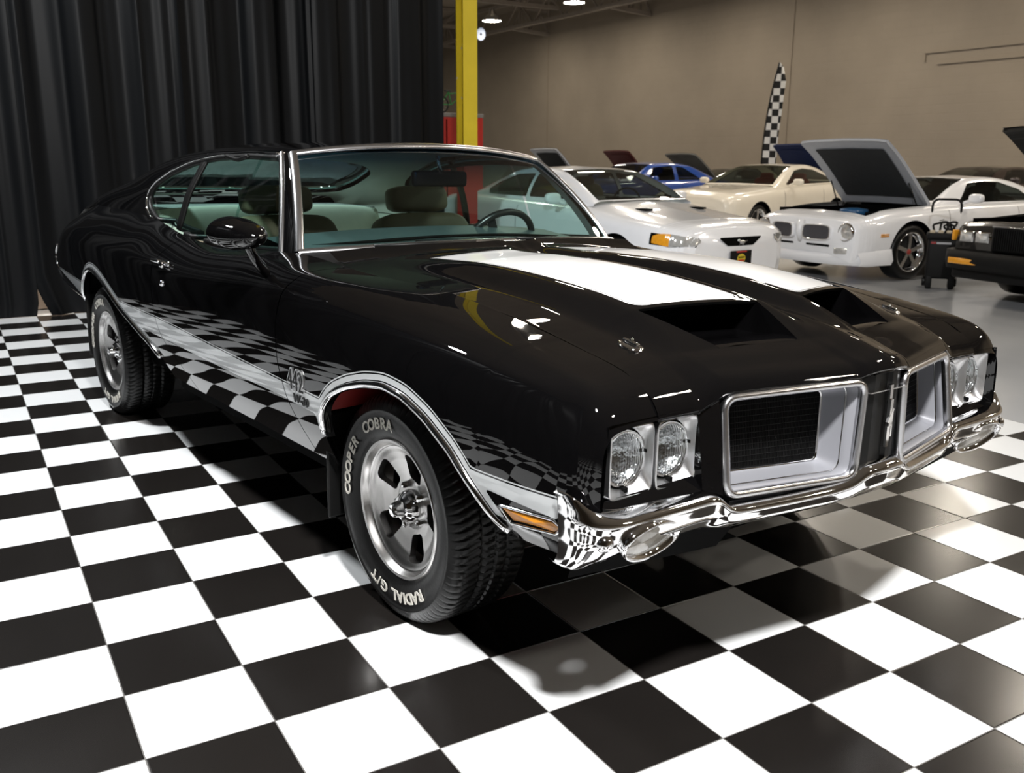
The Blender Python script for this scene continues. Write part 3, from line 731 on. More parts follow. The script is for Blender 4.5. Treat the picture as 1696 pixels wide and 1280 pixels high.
# scoop floors and walls
for sgn in (-1, 1):
    nw, nx = 26, 30; G = np.zeros((nx, nw, 3))
    for i, a in enumerate(np.linspace(0, 1, nx)):
        for j, b in enumerate(np.linspace(0, 1, nw)):
            w0 = .100 + b*.355; xb = LIPX(w0) - .16; xt = TIPX(np.clip(w0, .137, .38)) + .004; x = xb + (xt - xb)*a
            wi, wo = float(WIN_(x)), float(WOUT(x)); w_ = wi + (wo - wi)*b
            dip = .050*(1 - sstep(LIPX(w_) - .03, TIPX(w_), x)) + .02*(1 - sstep(LIPX(w_) - .16, LIPX(w_), x))
            G[i, j] = (x, sgn*w_, float(base(A(x), A(w_))) - dip - .0006)
    make('scoop_floor', *grid(G, flip=(sgn > 0)), M_black, hd)
    for edge, fw in ((0, WIN_), (1, WOUT)):
        m = MB()
        j = 0 if edge == 0 else -1
        top = G[:, j].copy(); x = top[:, 0]
        top[:, 2] = HZ(x, np.abs(top[:, 1])) ; top[:, 2] = np.maximum(top[:, 2], G[:, j, 2])
        top[x < LIPX(np.abs(top[:, 1])), 2] -= .004
        m.add(grid(np.stack([G[:, j], top]), flip=((sgn > 0) == (edge == 0))))
        m.build('scoop_wall', M_black, hd)
    wv = np.linspace(.10, .455, 24); L = np.stack([LIPX(wv), sgn*wv, HZ(LIPX(wv), wv)], 1)
    L[:, 2] = base(LIPX(wv), wv) + bulge(LIPX(wv) - 1e-4, wv)
    m = MB(); m.add(grid(np.stack([L, L + A([-.003, 0, -.007]), L + A([-.02, 0, -.012]), L + A([-.158, 0, -.012]), np.stack([LIPX(wv) - .158, sgn*wv, base(LIPX(wv)-.158, wv) - .075], 1)]), flip=(sgn > 0)))
    m.build('scoop_lip', M_flat, hd)
    # hood lock: oval plate with a pin and a twist bar
    c = A([.615, sgn*.569, 0]); c[2] = float(HZ(A(c[0]), A(abs(c[1]))))
    gz = float(HZ(A(c[0]+.03), A(abs(c[1]))) - HZ(A(c[0]-.03), A(abs(c[1]))))/.06; ang = math.atan(gz)
    tl = lambda VF: xform(VF, A(Matrix.Translation(Vector(c)) @ Matrix.Rotation(-ang, 4, 'Y')))
    pl = lathe([(.0, .005), (.024, .005), (.028, .003), (.030, -.001)], 32, 'z'); pl = (pl[0]*A([1.25, .95, 1]), [tuple(reversed(f)) for f in pl[1]])
    hp = make('hood_pin', *tl(pl), M_chrome, car)
    make('pin_bar', *tl(rbox((0, 0, .009), (.052, .014, .009), .004)), M_chrome, hp); make('pin_tip', *tl(lathe([(0, .02), (.005, .018), (.006, .004)], 16, 'z')), M_chrome, hp)

# ---------------------------------------------------------------- nose: dark panels, grilles, lamps
def quad(*p, n=6): 
    p = [A(q, float) for q in p]; t = np.linspace(0, 1, n)
    return grid(A([[(p[0]*(1-a)+p[1]*a)*(1-b) + (p[3]*(1-a)+p[2]*a)*b for b in t] for a in t]))
bk = MB()
bw = np.linspace(-.82, .82, 31); B = np.zeros((31, 2, 3))
for i, w_ in enumerate(bw):
    x = np.interp(abs(w_), [0, .5, .82], [.80, .70, .74]); B[i, 0] = (x, w_, .80); B[i, 1] = (x, w_, .44)
bk.add(grid(B)); bk.build('radiator_support', M_flat, car)
for sgn in (-1, 1):
    fl = (lambda q: q) if sgn < 0 else mir
    # dark strip between lamps and grille, and the panel under the lamps
    m = MB()
    m.add(quad((.828,-.557,.745), (.846,-.508,.765), (.880,-.512,.545), (.855,-.557,.560)))
    m.add(quad((.828,-.557,.745), (.80,-.557,.745), (.80,-.557,.56), (.855,-.557,.56)))
    m.add(quad((.816,-.83,.578), (.826,-.55,.588), (.870,-.50,.545), (.835,-.86,.555)))
    m.add(quad((.81,-.835,.735), (.826,-.555,.738), (.836,-.555,.755), (.836,-.84,.752)))
    m.add(quad((.80,-.828,.74), (.836,-.845,.75), (.838,-.855,.565), (.80,-.835,.56)))
    V, F = fl((np.vstack(m.V), m.F)); make('lamp_panel', V, F, M_black, car, smooth=False)
    # grille frame, silver funnel, mesh
    TL, TR, BR, BL = A([.850,-.497,.768]), A([.955,-.090,.777]), A([.957,-.104,.535]), A([.884,-.506,.543])
    tl, tr, br, bl = A([.772,-.478,.742]), A([.850,-.118,.742]), A([.855,-.124,.556]), A([.790,-.480,.566])
    def rr(c, r, n=9):
        out = []
        for k in range(4):
            p0, p1, p2 = c[k-1], c[k], c[(k+1) % 4]
            a = p1 + (p0-p1)/np.linalg.norm(p0-p1)*r; b = p1 + (p2-p1)/np.linalg.norm(p2-p1)*r
            t = np.linspace(0, 1, n)[:, None]; out.append((1-t)**2*a + 2*t*(1-t)*p1 + t*t*b)
        return np.vstack(out)
    O = rr([TL, TR, BR, BL], .035); I = rr([tl, tr, br, bl], .022)
    nrm = np.cross(TR-TL, BL-TL); nrm /= np.linalg.norm(nrm); nrm = nrm if nrm[0] > 0 else -nrm
    m = MB(); t0 = O + nrm*.0
    m.add(grid(np.stack([O - nrm*.004, O*.93 + I*.07, O*.62 + I*.38, O*.60 + I*.40 + nrm*.003, O*.57+I*.43 + nrm*.003, O*.55 + I*.45, O*.04 + I*.96, I]), closev=True, flip=True))
    gf = make('grille_surround', *fl((np.vstack(m.V), m.F)), M_silver, car)
    make('grille_frame', *fl(sweep(O, [(.006,-.008),(.010,0),(.007,.008),(-.012,.008),(-.012,-.008)], nrm, closed=True)), M_stain, gf)
    make('grille_inner_trim', *fl(sweep(I + nrm*.003, circ(.0045, 8), nrm, closed=True)), M_chrome, gf)
    make('accent_line', *fl(sweep(O*.585 + I*.415 + nrm*.002, circ(.0022, 6), nrm, closed=True)), M_chrome, gf)
    m = MB()
    cc = A([tl, tr, br, bl]).mean(0)
    m.add((np.vstack([I - nrm*.006, [cc - nrm*.006]]), [(i, len(I), (i+1) % len(I)) for i in range(len(I))]))
    gm = make('grille_backing', *fl((np.vstack(m.V), m.F)), M_flat, gf, smooth=False)
    m = MB(); e0 = lambda s: tl*(1-s)+tr*s; e1 = lambda s: bl*(1-s)+br*s
    for s in np.linspace(.012, .988, 74): m.add(bar(e0(s), e1(s), .0013, .006, nrm))
    for s in np.linspace(.03, .97, 13): m.add(bar(tl*(1-s)+bl*s, tr*(1-s)+br*s, .0010, .007, nrm))
    make('grille_mesh', *fl((np.vstack(m.V), m.F)), M_trimblack, gf, smooth=False)
    # lamp bezel with two sealed beams
    lamps = [(-.757, .062), (-.620, .062)]
    bz = empty('headlamp_bezel'); bz.parent = car
    for (yc, hw2) in lamps:
        xf = .822 + (.757 + yc)*.04
        n = 48; t = np.linspace(0, 2*pi, n, endpoint=False)
        sq = lambda hw, hh, e: np.stack([np.zeros(n), hw*np.sign(np.cos(t))*np.abs(np.cos(t))**e, hh*np.sign(np.sin(t))*np.abs(np.sin(t))**e], 1)
        C = A([0, yc, .656])
        rings = [sq(.0665,.081,.22)+C+A([xf-.02,0,0]), sq(.0665,.081,.22)+C+A([xf,0,0]), sq(.0635,.078,.22)+C+A([xf+.001,0,0]), sq(.0625,.077,.24)+C+A([xf-.006,0,0]), sq(.0615,.0705,.75)+C+A([xf-.030,0,0]), sq(.060,.067,1)+C+A([xf-.034,0,0])]
        make('bezel_ring', *fl(grid(np.stack(rings), closev=True, flip=False)), M_bezel, bz, sharp=30)
        r = .0625
        cap = lathe([(r, xf-.033), (r*.97, xf-.024), (r*.8, xf-.017), (r*.5, xf-.012), (.0001, xf-.010)], 40, 'x')
        hl = make('headlamp_lens', *fl(move(cap, C)), M_headlens, bz)
        make('lamp_gap', *fl(move(lathe([(r+.0075, xf-.031), (r-.002, xf-.0285)], 40, 'x'), C)), M_flat, hl)
        make('headlamp_ring', *fl(move(lathe([(r+.002, xf-.036), (r+.002, xf-.025), (r-.004, xf-.023), (r-.002, xf-.036)], 40, 'x'), C)), M_chrome, hl)
        make('reflector', *fl(move(lathe([(r*.98, xf-.036), (r*.7, xf-.062), (r*.3, xf-.078), (.0001, xf-.082)], 32, 'x'), C)), M_refl, hl)
        m = MB(); m.add(box((xf-.020, yc, .656-.070), (.014, .009, .012))); m.add(box((xf-.022, yc+.066, .656+.01), (.012, .010, .008)))
        make('adjuster', *fl((np.vstack(m.V), m.F)), M_flat, hl, smooth=False)
# prow between the grilles with its upright ornament
m = MB()
Pz = [.803, .79, .70, .60, .535]
prof = lambda y: .958 + .012*(1 - abs(y)/.085)
ys = np.r_[-.085, -.05, -.03, -.022, .022, .03, .05, .085]
G = np.zeros((len(Pz), len(ys), 3))
for i, z in enumerate(Pz):
    for j, y in enumerate(ys):
        dx = -.012 if abs(y) > .07 else (.0 if abs(y) > .025 else -.010)
        G[i, j] = (.962 + dx - (.004 if z < .795 else 0.0), y, z)
prow = make('prow_panel', *grid(G, flip=True), M_trimblack, car, smooth=False)
m = MB()
for z0, z1, w_ in ((.60, .665, .011), (.655, .725, .017), (.712, .762, .008)): m.add(bar((.972, .0, z0), (.972, .0, z1), .012, w_, (1, 0, 0)))
m.add(bar((.978, -.010, .665), (.978, .010, .70), .007, .006, (1, 0, 0))); m.add(bar((.974, .013, .625), (.974, .013, .70), .007, .006, (1, 0, 0)))
m.add(box((.955, 0, .748), (.03, .166, .003)))
m.build('prow_ornament', M_chrome, prow, smooth=False)

# ---------------------------------------------------------------- bumper
BW =  [0, .055, .075, .12, .20, .35, .46, .495, .525, .56, .70, .80, .855, .885, .905, .916, .921, .923]
BXr = [.992, .990, .988, .975, .955, .925, .905, .898, .892, .890, .888, .884, .876, .864, .848, .828, .805, .775]
BZr = [.548, .548, .546, .520, .508, .504, .504, .510, .540, .545, .545, .545, .546, .548, .551, .555, .558, .560]
BZt = [.566, .566, .564, .536, .528, .524, .524, .528, .556, .560, .562, .563, .572, .588, .600, .608, .612, .612]
BXt = [.955, .953, .950, .940, .922, .893, .873, .868, .858, .850, .838, .822, .815, .818, .818, .808, .792, .768]
BZb = [.440, .440, .440, .438, .436, .434, .434, .436, .438, .438, .436, .434, .434, .434, .435, .436, .438, .442]
BXb = [.890, .890, .889, .878, .858, .832, .815, .808, .802, .800, .800, .804, .812, .814, .812, .803, .788, .764]
s_ = np.linspace(0, 1, 140)
ky = np.r_[0, np.cumsum(np.hypot(np.diff(BW), np.diff(BXr)))]; ky /= ky[-1]
f_ = lambda a: gsmooth(pchip(ky, a, s_), 1.6)
w_, xr, zr, zt, xt, zb, xb = map(f_, (BW, BXr, BZr, BZt, BXt, BZb, BXb))
def bump_prof(i):
    W_ = w_[i]
    # ledge, ridge, face, lower lip
    wrap = sstep(.86, .96, W_)
    pts = [(xt[i]-.012, zt[i]-.012), (xt[i], zt[i]), (xt[i]*.45+xr[i]*.55, zt[i]*.5+zr[i]*.5+.003), (xr[i]-.004, zr[i]+.003), (xr[i], zr[i]-.004), (xr[i]-.004, zr[i]*.86+zb[i]*.14), (xr[i]*.82+xb[i]*.18+.004, zr[i]*.55+zb[i]*.45), (xr[i]*.42+xb[i]*.58+.006, zr[i]*.22+zb[i]*.78), (xb[i], zb[i]), (xb[i]-.02, zb[i]+.006)]
    D = smoothpath(pts, 30, .55); return D
BG = np.zeros((len(s_), 30, 3))
for i in range(len(s_)):
    D = bump_prof(i); BG[i, :, 0] = D[:, 0]; BG[i, :, 1] = -w_[i]; BG[i, :, 2] = D[:, 1]
full = np.concatenate([BG[::-1], (BG*A([1, -1, 1]))[1:]], 0)
bp_ = make('front_bumper', *grid(full, flip=False), M_chrome, car)
for sgn in (-1, 1):
    fl = (lambda q: q) if sgn < 0 else mir
    # slanted oval running lamp let into the lower corner
    c = A([.868, -.728, .481]); Mx = A(Matrix.Translation(Vector(c)) @ Matrix.Rotation(radians(6), 4, 'Z') @ Matrix.Rotation(radians(24), 4, 'Y') @ Matrix.Rotation(radians(-8), 4, 'X'))
    E = lambda a, b, x, n=48: np.stack([np.full(n, x), a*np.cos(np.linspace(0, 2*pi, n, endpoint=False)), b*np.sin(np.linspace(0, 2*pi, n, endpoint=False))], 1)
    # house of the lamp tapers back into the bumper
    hs = grid(np.stack([E(.050, .026, -.11), E(.086, .045, -.05), E(.100, .053, -.018), E(.104, .056, -.004), E(.101, .053, .005), E(.096, .048, .003), E(.092, .044, -.006)]), closev=True, flip=False)
    lp = make('running_lamp', *fl(xform(hs, Mx)), M_chrome, car)
    ln = grid(np.stack([E(.093, .045, -.006), E(.068, .033, -.001), E(.03, .015, .002), E(.0005, .0003, .003)]), closev=True, flip=False)
    make('running_lens', *fl(xform(ln, Mx)), M_lens, lp)
    # bolt on the wing, amber marker, badge lettering
    bc = A([.868, -.872, .505]); make('bumper_bolt', *fl(xform(lathe([(0, .010), (.010, .008), (.016, .003), (.02, -.004)], 24, 'x'), A(Matrix.Translation(Vector(bc)) @ Matrix.Rotation(radians(-28), 4, 'Z')))), M_chrome, bp_)
    mk = [(.578,.519),(.742,.530),(.764,.516),(.745,.496),(.606,.482)]
    Pm = on_side(mk, .004); cc = Pm.mean(0)
    Pi = cc + (Pm-cc)*A([.90, 1, .66]); 
    make('side_marker', *fl(tube(resample(np.vstack([Pm, Pm[:1]]), 60), .0035, (0, -1, 0), 6)), M_chrome, car)
    nP = len(Pi); make('marker_lens', *fl((np.vstack([Pi + A([0, .001, 0]), [cc + A([0, -.006, 0])]]), [(i, nP, (i+1) % nP) for i in range(nP)])), M_amber, car, smooth=False)
    make('lower_valance', *fl(quad((.80, -.90, .455), (.84, -.40, .45), (.78, -.40, .36), (.74, -.86, .38))), M_flat, car)
# model figures on both fenders: outlined chrome numerals over a dark core
for sgn in (-1, 1):
    for nm, s, size, c, sh, mt, dp, bd in (('fender_numerals', '442', .095, (-.425, .622), 0, M_bezel, .003, .005), ('numeral_core', '442', .095, (-.425, .622), 0, M_trimblack, .0048, -.0012), ('fender_badge', 'W-30', .036, (-.405, .566), .25, M_trimblack, .0015, .0015)):
        V, F = text(s, size, dp, sh, bd)
        sx = .78 if nm != 'fender_badge' else 1.25
        xs, zs = c[0] + V[:, 0]*sx*(-sgn), c[1] + V[:, 1]
        P = np.stack([xs, sgn*(Sw(xs, zs) + .0015 + np.maximum(V[:, 2], -.001)), zs], 1)
        make(nm, P, F if True else F, mt, car, smooth=False)
# ---------------------------------------------------------------- wheels
def tire_mesh():
    # profile (radius, h): h grows outwards; tread in the middle
    prof = [(.196,.088),(.203,.104),(.222,.116),(.250,.124),(.275,.126),(.287,.125),(.289,.1265),(.293,.1262),(.296,.124),(.311,.119),(.322,.111),(.329,.102)]
    tread = [(.3325,.094),(.334,.085),(.3345,.070),(.335,.055),(.335,.050),(.335,.044),(.335,.038),(.335,.030),(.335,.015),(.335,.006),(.335,.001)]
    half = prof + tread
    full = half + [(r, -h) for r, h in half[::-1]]
    full = A(full); n = 840; t = np.arange(n)*2*pi/n
    P = np.zeros((n, len(full), 3))
    for j, (r, h) in enumerate(full):
        rr_ = np.full(n, r)
        if r > .328:
            if .036 < abs(h) < .046 or abs(h) < .002: rr_ -= .007
            else:
                ph = (t*84/(2*pi) + abs(h)*14 + (.5 if h < 0 else 0)) % 1
                rr_ -= np.where(ph < .26, .0045, 0)
        elif .30 < r < .328:
            ph = (t*84/(2*pi) + abs(h)*14 + (.5 if h < 0 else 0)) % 1
            rr_ -= np.where(ph < .22, .004*sstep(.30, .329, r), 0)
        P[:, j] = np.stack([rr_*np.cos(t), np.full(n, -h), rr_*np.sin(t)], 1)
    P[:, :, 2] = np.maximum(P[:, :, 2], -.329)
    return grid(P, closeu=True, flip=False)
def arc_text(s, rad, a0, size, depth, step=None, inward=False, h=.1265):
    """letters set round the sidewall; a0 = angle of the middle, clockwise seen from outside"""
    m = MB(); widths = {'I': .45, '/': .6, ' ': .5, 'O': 1.02, 'C': .98, 'G': 1.02}
    adv = [widths.get(c, .92)*size*.80 for c in s]; tot = sum(adv); pos = -tot/2
    for c, a in zip(s, adv):
        if c != ' ':
            V, F = text(c, size, depth, 0, .0012)
            x = pos + a/2; ang = a0 - x/rad
            # local: X tangential clockwise, Y radial outwards
            rr_ = rad + V[:, 1]; th = a0 - (x + V[:, 0]*1.12)/rad
            P = np.stack([rr_*np.cos(th), -h - V[:, 2] - .0008, rr_*np.sin(th)], 1)
            m.add((P, F))
        pos += a
    return m
def make_wheel(slots=5):
    w = empty('wheel'); 
    tr = make('tire', *tire_mesh(), M_rubber, w, sharp=50)
    # outward is -y; the figures run clockwise as seen from outside (x to the right of a viewer at -y)
    for word, ang in (('COOPER', 161), ('COBRA', 105), ('RADIAL', 288.8), ('G/T', 252.7)):
        arc_text(word, .252, radians(ang), .046, .0008).build('raised_lettering', M_letter, tr, smooth=False)
    rim = lathe([(.150,-.10),(.190,-.092),(.197,-.09),(.198,.096),(.205,.100),(.208,.106),(.204,.110),(.196,.108),(.191,.100),(.188,.092),(.184,.088),(.180,.086),(.176,.08)], 96, 'y'); rim = (rim[0]*A([1, -1, 1]), [tuple(reversed(f)) for f in rim[1]])
    rm = make('rim', *rim, M_alu, w, sharp=30)
    # slotted face
    nr, nt_ = 30, 240; rr_ = np.linspace(.030, .182, nr); th = np.linspace(0, 2*pi, nt_, endpoint=False)
    h = np.interp(rr_, [.03,.058,.072,.10,.14,.165,.176,.182], [.056,.056,.055,.060,.070,.080,.086,.088])
    G = np.stack([rr_[:, None]*np.cos(th)[None], -np.broadcast_to(h[:, None], (nr, nt_)), rr_[:, None]*np.sin(th)[None]], -1)
    def slot(V):
        r = np.hypot(V[:, 0], V[:, 2]); a = np.arctan2(V[:, 2], V[:, 0]); k = 2*pi/5
        d = (a - radians(146) + k/2) % k - k/2; tx = np.abs(d)*r
        wid = np.interp(r, [.085, .155], [.027, .044])
        qx = np.maximum(tx - wid + .016, 0); qr = np.maximum(np.abs(r - .124) - .040 + .016, 0)
        return np.hypot(qx, qr) - .016
    face = keep(grid(G, closev=True, flip=False), slot)
    fc = make('slotted_face', face[0], face[1], M_alu, w)
    fb = make('brake_backing', *lathe([(.02, -.02), (.165, -.02)], 48, 'y'), M_flat, w)
    # slot walls
    for k in range(5):
        a0 = radians(146) + k*2*pi/5; pts = []
        for t in np.linspace(0, 2*pi, 40, endpoint=False):
            lo, hi = 0, .075
            for _ in range(22):
                mid = (lo+hi)/2; r = .122 + mid*cos(t); a = a0 + mid*sin(t)/.122
                if slot(A([[r*cos(a), 0, r*sin(a)]]))[0] < 0: lo = mid
                else: hi = mid
            r = .122 + lo*cos(t); a = a0 + lo*sin(t)/.122; pts.append((r*cos(a), -float(np.interp(r, rr_, h)), r*sin(a)))
        Pp = A(pts); make('slot_edge', *grid(np.stack([Pp, Pp + A([0, .022, 0])]), closev=True), M_alu, fc)
    cap = lathe([(.050,.050),(.048,.066),(.044,.082),(.034,.092),(.026,.094),(.024,.100),(.021,.118),(.017,.122),(.0,.123)], 40, 'y'); cap = (cap[0]*A([1, -1, 1]), [tuple(reversed(f)) for f in cap[1]])
    make('center_cap', *cap, M_chrome, w, sharp=30)
    for k in range(5):
        a = radians(110) + k*2*pi/5; n_ = lathe([(.0,.071),(.006,.070),(.009,.066),(.0095,.052)], 6, 'y'); n_ = (n_[0]*A([1, -1, 1]), [tuple(reversed(f)) for f in n_[1]])
        make('lug_nut', *move(n_, (.064*cos(a), -.004, .064*sin(a))), M_chrome, w, smooth=False)
    return w
wh = make_wheel(); wh.parent = car; wh.location = (0, -.752, .3172); wh.rotation_euler = (.0157, 0, 0)
def copy_wheel(loc, rz, ry=0):
    c = copy_tree(wh, car); c.location = loc; c.rotation_euler = (.0157 if rz == 0 else -.0157, ry, rz); return c
copy_wheel((-2.845, -.752, .3172), 0, radians(0)); copy_wheel((0, .752, .3408), pi); copy_wheel((-2.845, .752, .3408), pi)

# ---------------------------------------------------------------- mirrors, handles, locks, wipers
for sgn in (-1, 1):
    fl = (lambda q: q) if sgn < 0 else mir
    n = 40; t = np.linspace(0, 1, 22); rings = []
    for a in t:
        r = np.interp(a, [0,.03,.10,.35,.7,.9,.97,1], [.90,.97,1,.98,.78,.48,.25,.01]); x = -.79 + a*.19
        ang = np.linspace(0, 2*pi, n, endpoint=False); rings.append(np.stack([np.full(n, x) + 0*ang, -1.005 + .080*r*np.cos(ang) + a*.02, 1.055 + .052*r*np.sin(ang) - a*.006], 1))
    if sgn < 0: mi_ = make('door_mirror', *fl(grid(np.stack(rings), closev=True, flip=True)), M_black, car)
    C0 = rings[0]; m = MB(); m.add((np.vstack([C0 + A([.001, 0, 0]), [C0.mean(0) + A([.004, 0, 0])]]), [(i, (i+1) % n, n) for i in range(n)]))
    if sgn < 0: make('mirror_face', *fl((np.vstack(m.V), m.F)), M_chrome, mi_)
    P = A([(-.68,-.99,1.03),(-.70,-.965,.99),(-.735,-.93,.955),(-.76,-.90,.93)])
    if sgn < 0: make('mirror_stalk', *fl(sweep(smoothpath(P, 16, 1), circ(.016, 12, .036), (0, -1, 0), caps=True)), M_black, mi_)
    hy = float(Sw(-1.69, .875)[0])
    m = MB(); m.add(rbox((-1.69, -hy-.006, .875), (.165, .012, .022), .005)); m.add(rbox((-1.72, -hy-.024, .881), (.10, .020, .016), .007)); m.add(rbox((-1.645, -hy-.022, .871), (.035, .022, .026), .008))
    m.add(tube([(-1.76, -hy-.01, .880), (-1.61, -hy-.02, .877)], .006, (0, -1, 0)))
    make('door_handle', *fl((np.vstack(m.V), m.F)), M_chrome, car)
    hy = float(Sw(-1.655, .79)[0])
    make('door_lock', *fl(xform(lathe([(0, .010), (.008, .009), (.012, .004), (.013, -.004)], 20, 'y'), A(Matrix.Translation((-1.655, -hy, .795)) @ Matrix.Rotation(pi, 4, 'Z')))), M_chrome, car)
P = A([WB(.45) + A([.05, 0, -.004]), WB(.1) + A([.045, 0, .004])]); make('wiper', *tube(P, .006), M_trimblack, car)
P = A([WB(-.1) + A([.05, 0, -.002]), WB(-.5) + A([.045, 0, .0])]); make('wiper', *tube(P, .006), M_trimblack, car)
# tail: panel, lamps, bumper
make('tail_panel', *grid(np.stack([np.stack([np.full(30, -4.15), np.linspace(-.76, .76, 30), np.full(30, z)], 1) for z in (.80, .60)]), flip=True), M_black, car)
P = smoothpath([(-4.17,-.74,.59),(-4.20,-.70,.585),(-4.25,-.4,.57),(-4.26,0,.57),(-4.25,.4,.57),(-4.20,.70,.585),(-4.17,.74,.59)], 60, 1.5)
make('rear_bumper', *sweep(P, [(.055,-.0),(.05,.015),(0,.022),(-.055,.012),(-.055,-.012),(.0,-.02)], (0, 0, 1), caps=True), M_chrome, car)
for y in (-.6, -.45, .45, .6): make('tail_lamp', *rbox((-4.165, y, .70), (.03, .11, .09), .012), M_redlens, car)

# ---------------------------------------------------------------- cabin
ds = np.linspace(-.69, .69, 41); D = []
for w_ in ds:
    f = 1 - (w_/.735)**2; a = WB(np.clip(w_, -.72, .72))
    D.append([a + A([-.02, 0, -.02]), a + A([-.12, 0, -.015]), a + A([-.25, 0, .004 - .012*(1-f)]), a + A([-.40, 0, .028 - .02*(1-f)]), a + A([-.47, 0, .022 - .02*(1-f)]), a + A([-.50, 0, -.02]), a + A([-.50, 0, -.22])])
Dm = A(D); Dm[..., 0] = gsmooth(Dm[..., 0], 2, 0)
dsh = make('dashboard', *grid(Dm, flip=True), M_dash, car)
m = MB()
for k in range(5): m.add(box((-.80 - .002*k, -.24 + .11*k, 1.000), (.022, .085, .006)))
m.build('defrost_vent', M_flat, dsh, smooth=False)
P = A([WB(a*.66) + A([-.16, 0, .004 - .02*a*a]) for a in np.linspace(-1, 1, 40)]); P[:, 0] -= .10*np.abs(np.linspace(-1, 1, 40))**6
make('dash_seam', *tube(P, .006), M_flat, dsh)
sw = empty('steering_wheel'); sw.parent = car; sw.location = (-1.17, .37, .925); sw.rotation_euler = (0, radians(-62), 0)
make('rim', *tube([(.185*cos(a), .185*sin(a), 0) for a in np.linspace(0, 2*pi, 60, endpoint=False)], .015, (0, 0, 1), 10, closed=True), M_wheelrim, sw)
m = MB(); m.add(rbox((0, 0, -.02), (.09, .14, .04), .015))
for a in (90, 210, 330): m.add(bar((0, 0, -.015), (.18*cos(radians(a)), .18*sin(radians(a)), 0), .035, .008))
m.build('hub', M_wheelrim, sw)
make('steering_column', *tube([(-1.15, .37, .91), (-.9, .37, .80)], .03, (0, 0, 1)), M_dash, car)
def bucket(y):
    s = empty('front_seat'); s.parent = car; s.location = (-1.45, y, 0)
    make('seat_cushion', *cushion((.05, 0, .52), (.55, .52, .20), .4), M_seat, s)
    B = xform(cushion((0, 0, .24), (.16, .54, .56), .35), A(Matrix.Translation((-.24, 0, .54)) @ Matrix.Rotation(radians(-14), 4, 'Y')))
    make('backrest', *B, M_seat, s)
    H = xform(cushion((0, 0, 0), (.11, .33, .125), .45), A(Matrix.Translation((-.385, 0, 1.115)) @ Matrix.Rotation(radians(-10), 4, 'Y')))
    make('headrest', *H, M_seat, s)
    make('headrest_post', *tube([(-.38, .05, 1.07), (-.36, .05, .95)], .007), M_chrome, s); make('headrest_post', *tube([(-.38, -.05, 1.07), (-.36, -.05, .95)], .007), M_chrome, s)
    return s
bucket(-.37); bucket(.37)
rs = empty('rear_seat'); rs.parent = car
make('seat_cushion', *cushion((-2.35, 0, .52), (.55, 1.25, .22), .3), M_mint, rs)
B = xform(cushion((0, 0, 0), (.20, 1.30, .50), .3), A(Matrix.Translation((-2.66, 0, .80)) @ Matrix.Rotation(radians(-20), 4, 'Y'))); make('backrest', *B, M_mint, rs)
make('top_roll', *tube([(-2.70, y, 1.002 - .02*abs(y/.6)**4) for y in np.linspace(-.62, .62, 20)], .055, (0, 0, 1), 14), M_mint, rs)
make('seat_button', *cushion((-2.545, -.38, .90), (.03, .03, .03), 1), M_chrome, rs)
make('parcel_shelf', *box((-3.02, 0, 1.025), (.56, 1.30, .03)), M_shelf, car, smooth=False)
for sgn in (-1, 1):
    fl = (lambda q: q) if sgn < 0 else mir
    make('door_card', *fl(grid(A([[(x, -.80, .45), (x, -.80, .93), (x, -.765, .955)] for x in np.linspace(-2.2, -.75, 12)]))), M_seat, car)
    make('quarter_trim', *fl(grid(A([[(x, -.74, .5), (x, -.72, .95), (x, -.70, 1.0)] for x in np.linspace(-3.2, -2.2, 8)]))), M_mint, car)
make('cabin_floor', *box((-1.8, 0, .32), (2.3, 1.5, .03)), M_flat, car, smooth=False)
make('firewall', *box((-.80, 0, .65), (.03, 1.5, .6)), M_flat, car, smooth=False)
rv = make('rear_view_mirror', *rbox((-1.165, .06, 1.225), (.035, .27, .066), .016), M_trimblack, car)
make('mirror_arm', *tube([(-1.155, .06, 1.25), (-1.125, .02, 1.32)], .008), M_chrome, rv)
make('mirror_glass', *rbox((-1.184, .06, 1.225), (.004, .25, .048), .001), M_chrome, rv)
P = [(-1.50, -.63, 1.30), (-1.6, -.635, 1.285), (-1.72, -.635, 1.30)]
make('grab_handle', *tube(smoothpath(P, 14, 1), .009), M_trimblack, car)
# ================================================================== stage drapes, post, cabinet, flag
M_drape = mat('black_drape', (.0034, .0038, .0044), .42, spec=.13, noise=.15, nscale=3)
def drape(name, x0, x1, label, seed, edgeL=None, edgeR=None, top=4.4, yo=6.43, amp=1.):
    r = np.random.default_rng(seed); n = int(abs(x1-x0)*70) + 30; xs = np.linspace(x0, x1, n); zs = np.linspace(.004, top, 40)
    ph = r.uniform(0, 6.28, 6); G = np.zeros((n, 40, 3))
    for j, z in enumerate(zs):
        X = xs.copy()
        if edgeL: X = X + np.interp(z, *edgeL)*np.clip(1 - (xs - x0)/.5, 0, 1)
        if edgeR: X = X + np.interp(z, *edgeR)*np.clip(1 - (x1 - xs)/.5, 0, 1)
        k = .8 + .35*(z/top)
        fold = .030*np.sin(2*pi*xs/.44 + ph[0] + .12*z) + .010*np.sin(2*pi*xs/.21 + ph[1] - .2*z) + .028*np.sin(2*pi*xs/.73 + ph[2] + .25*z) + .0025*np.sin(2*pi*xs/.09 + ph[3] + .5*z)
        fold = np.sign(fold)*np.abs(fold)**.9
        G[:, j, 0] = X + .018*np.sin(2*pi*xs/.29 + ph[4]); G[:, j, 1] = yo + fold*k*amp; G[:, j, 2] = z
    o = make(name, *grid(G), M_drape); tag(o, label, 'curtain', 'black stage drapes'); return o
drape('curtain', -6.0, .305, 'black drape panel at the left edge, ending at the sliver of beige wall', 3, edgeR=([0, .06, .3, 4.4], [-.025, 0, 0, 0]))
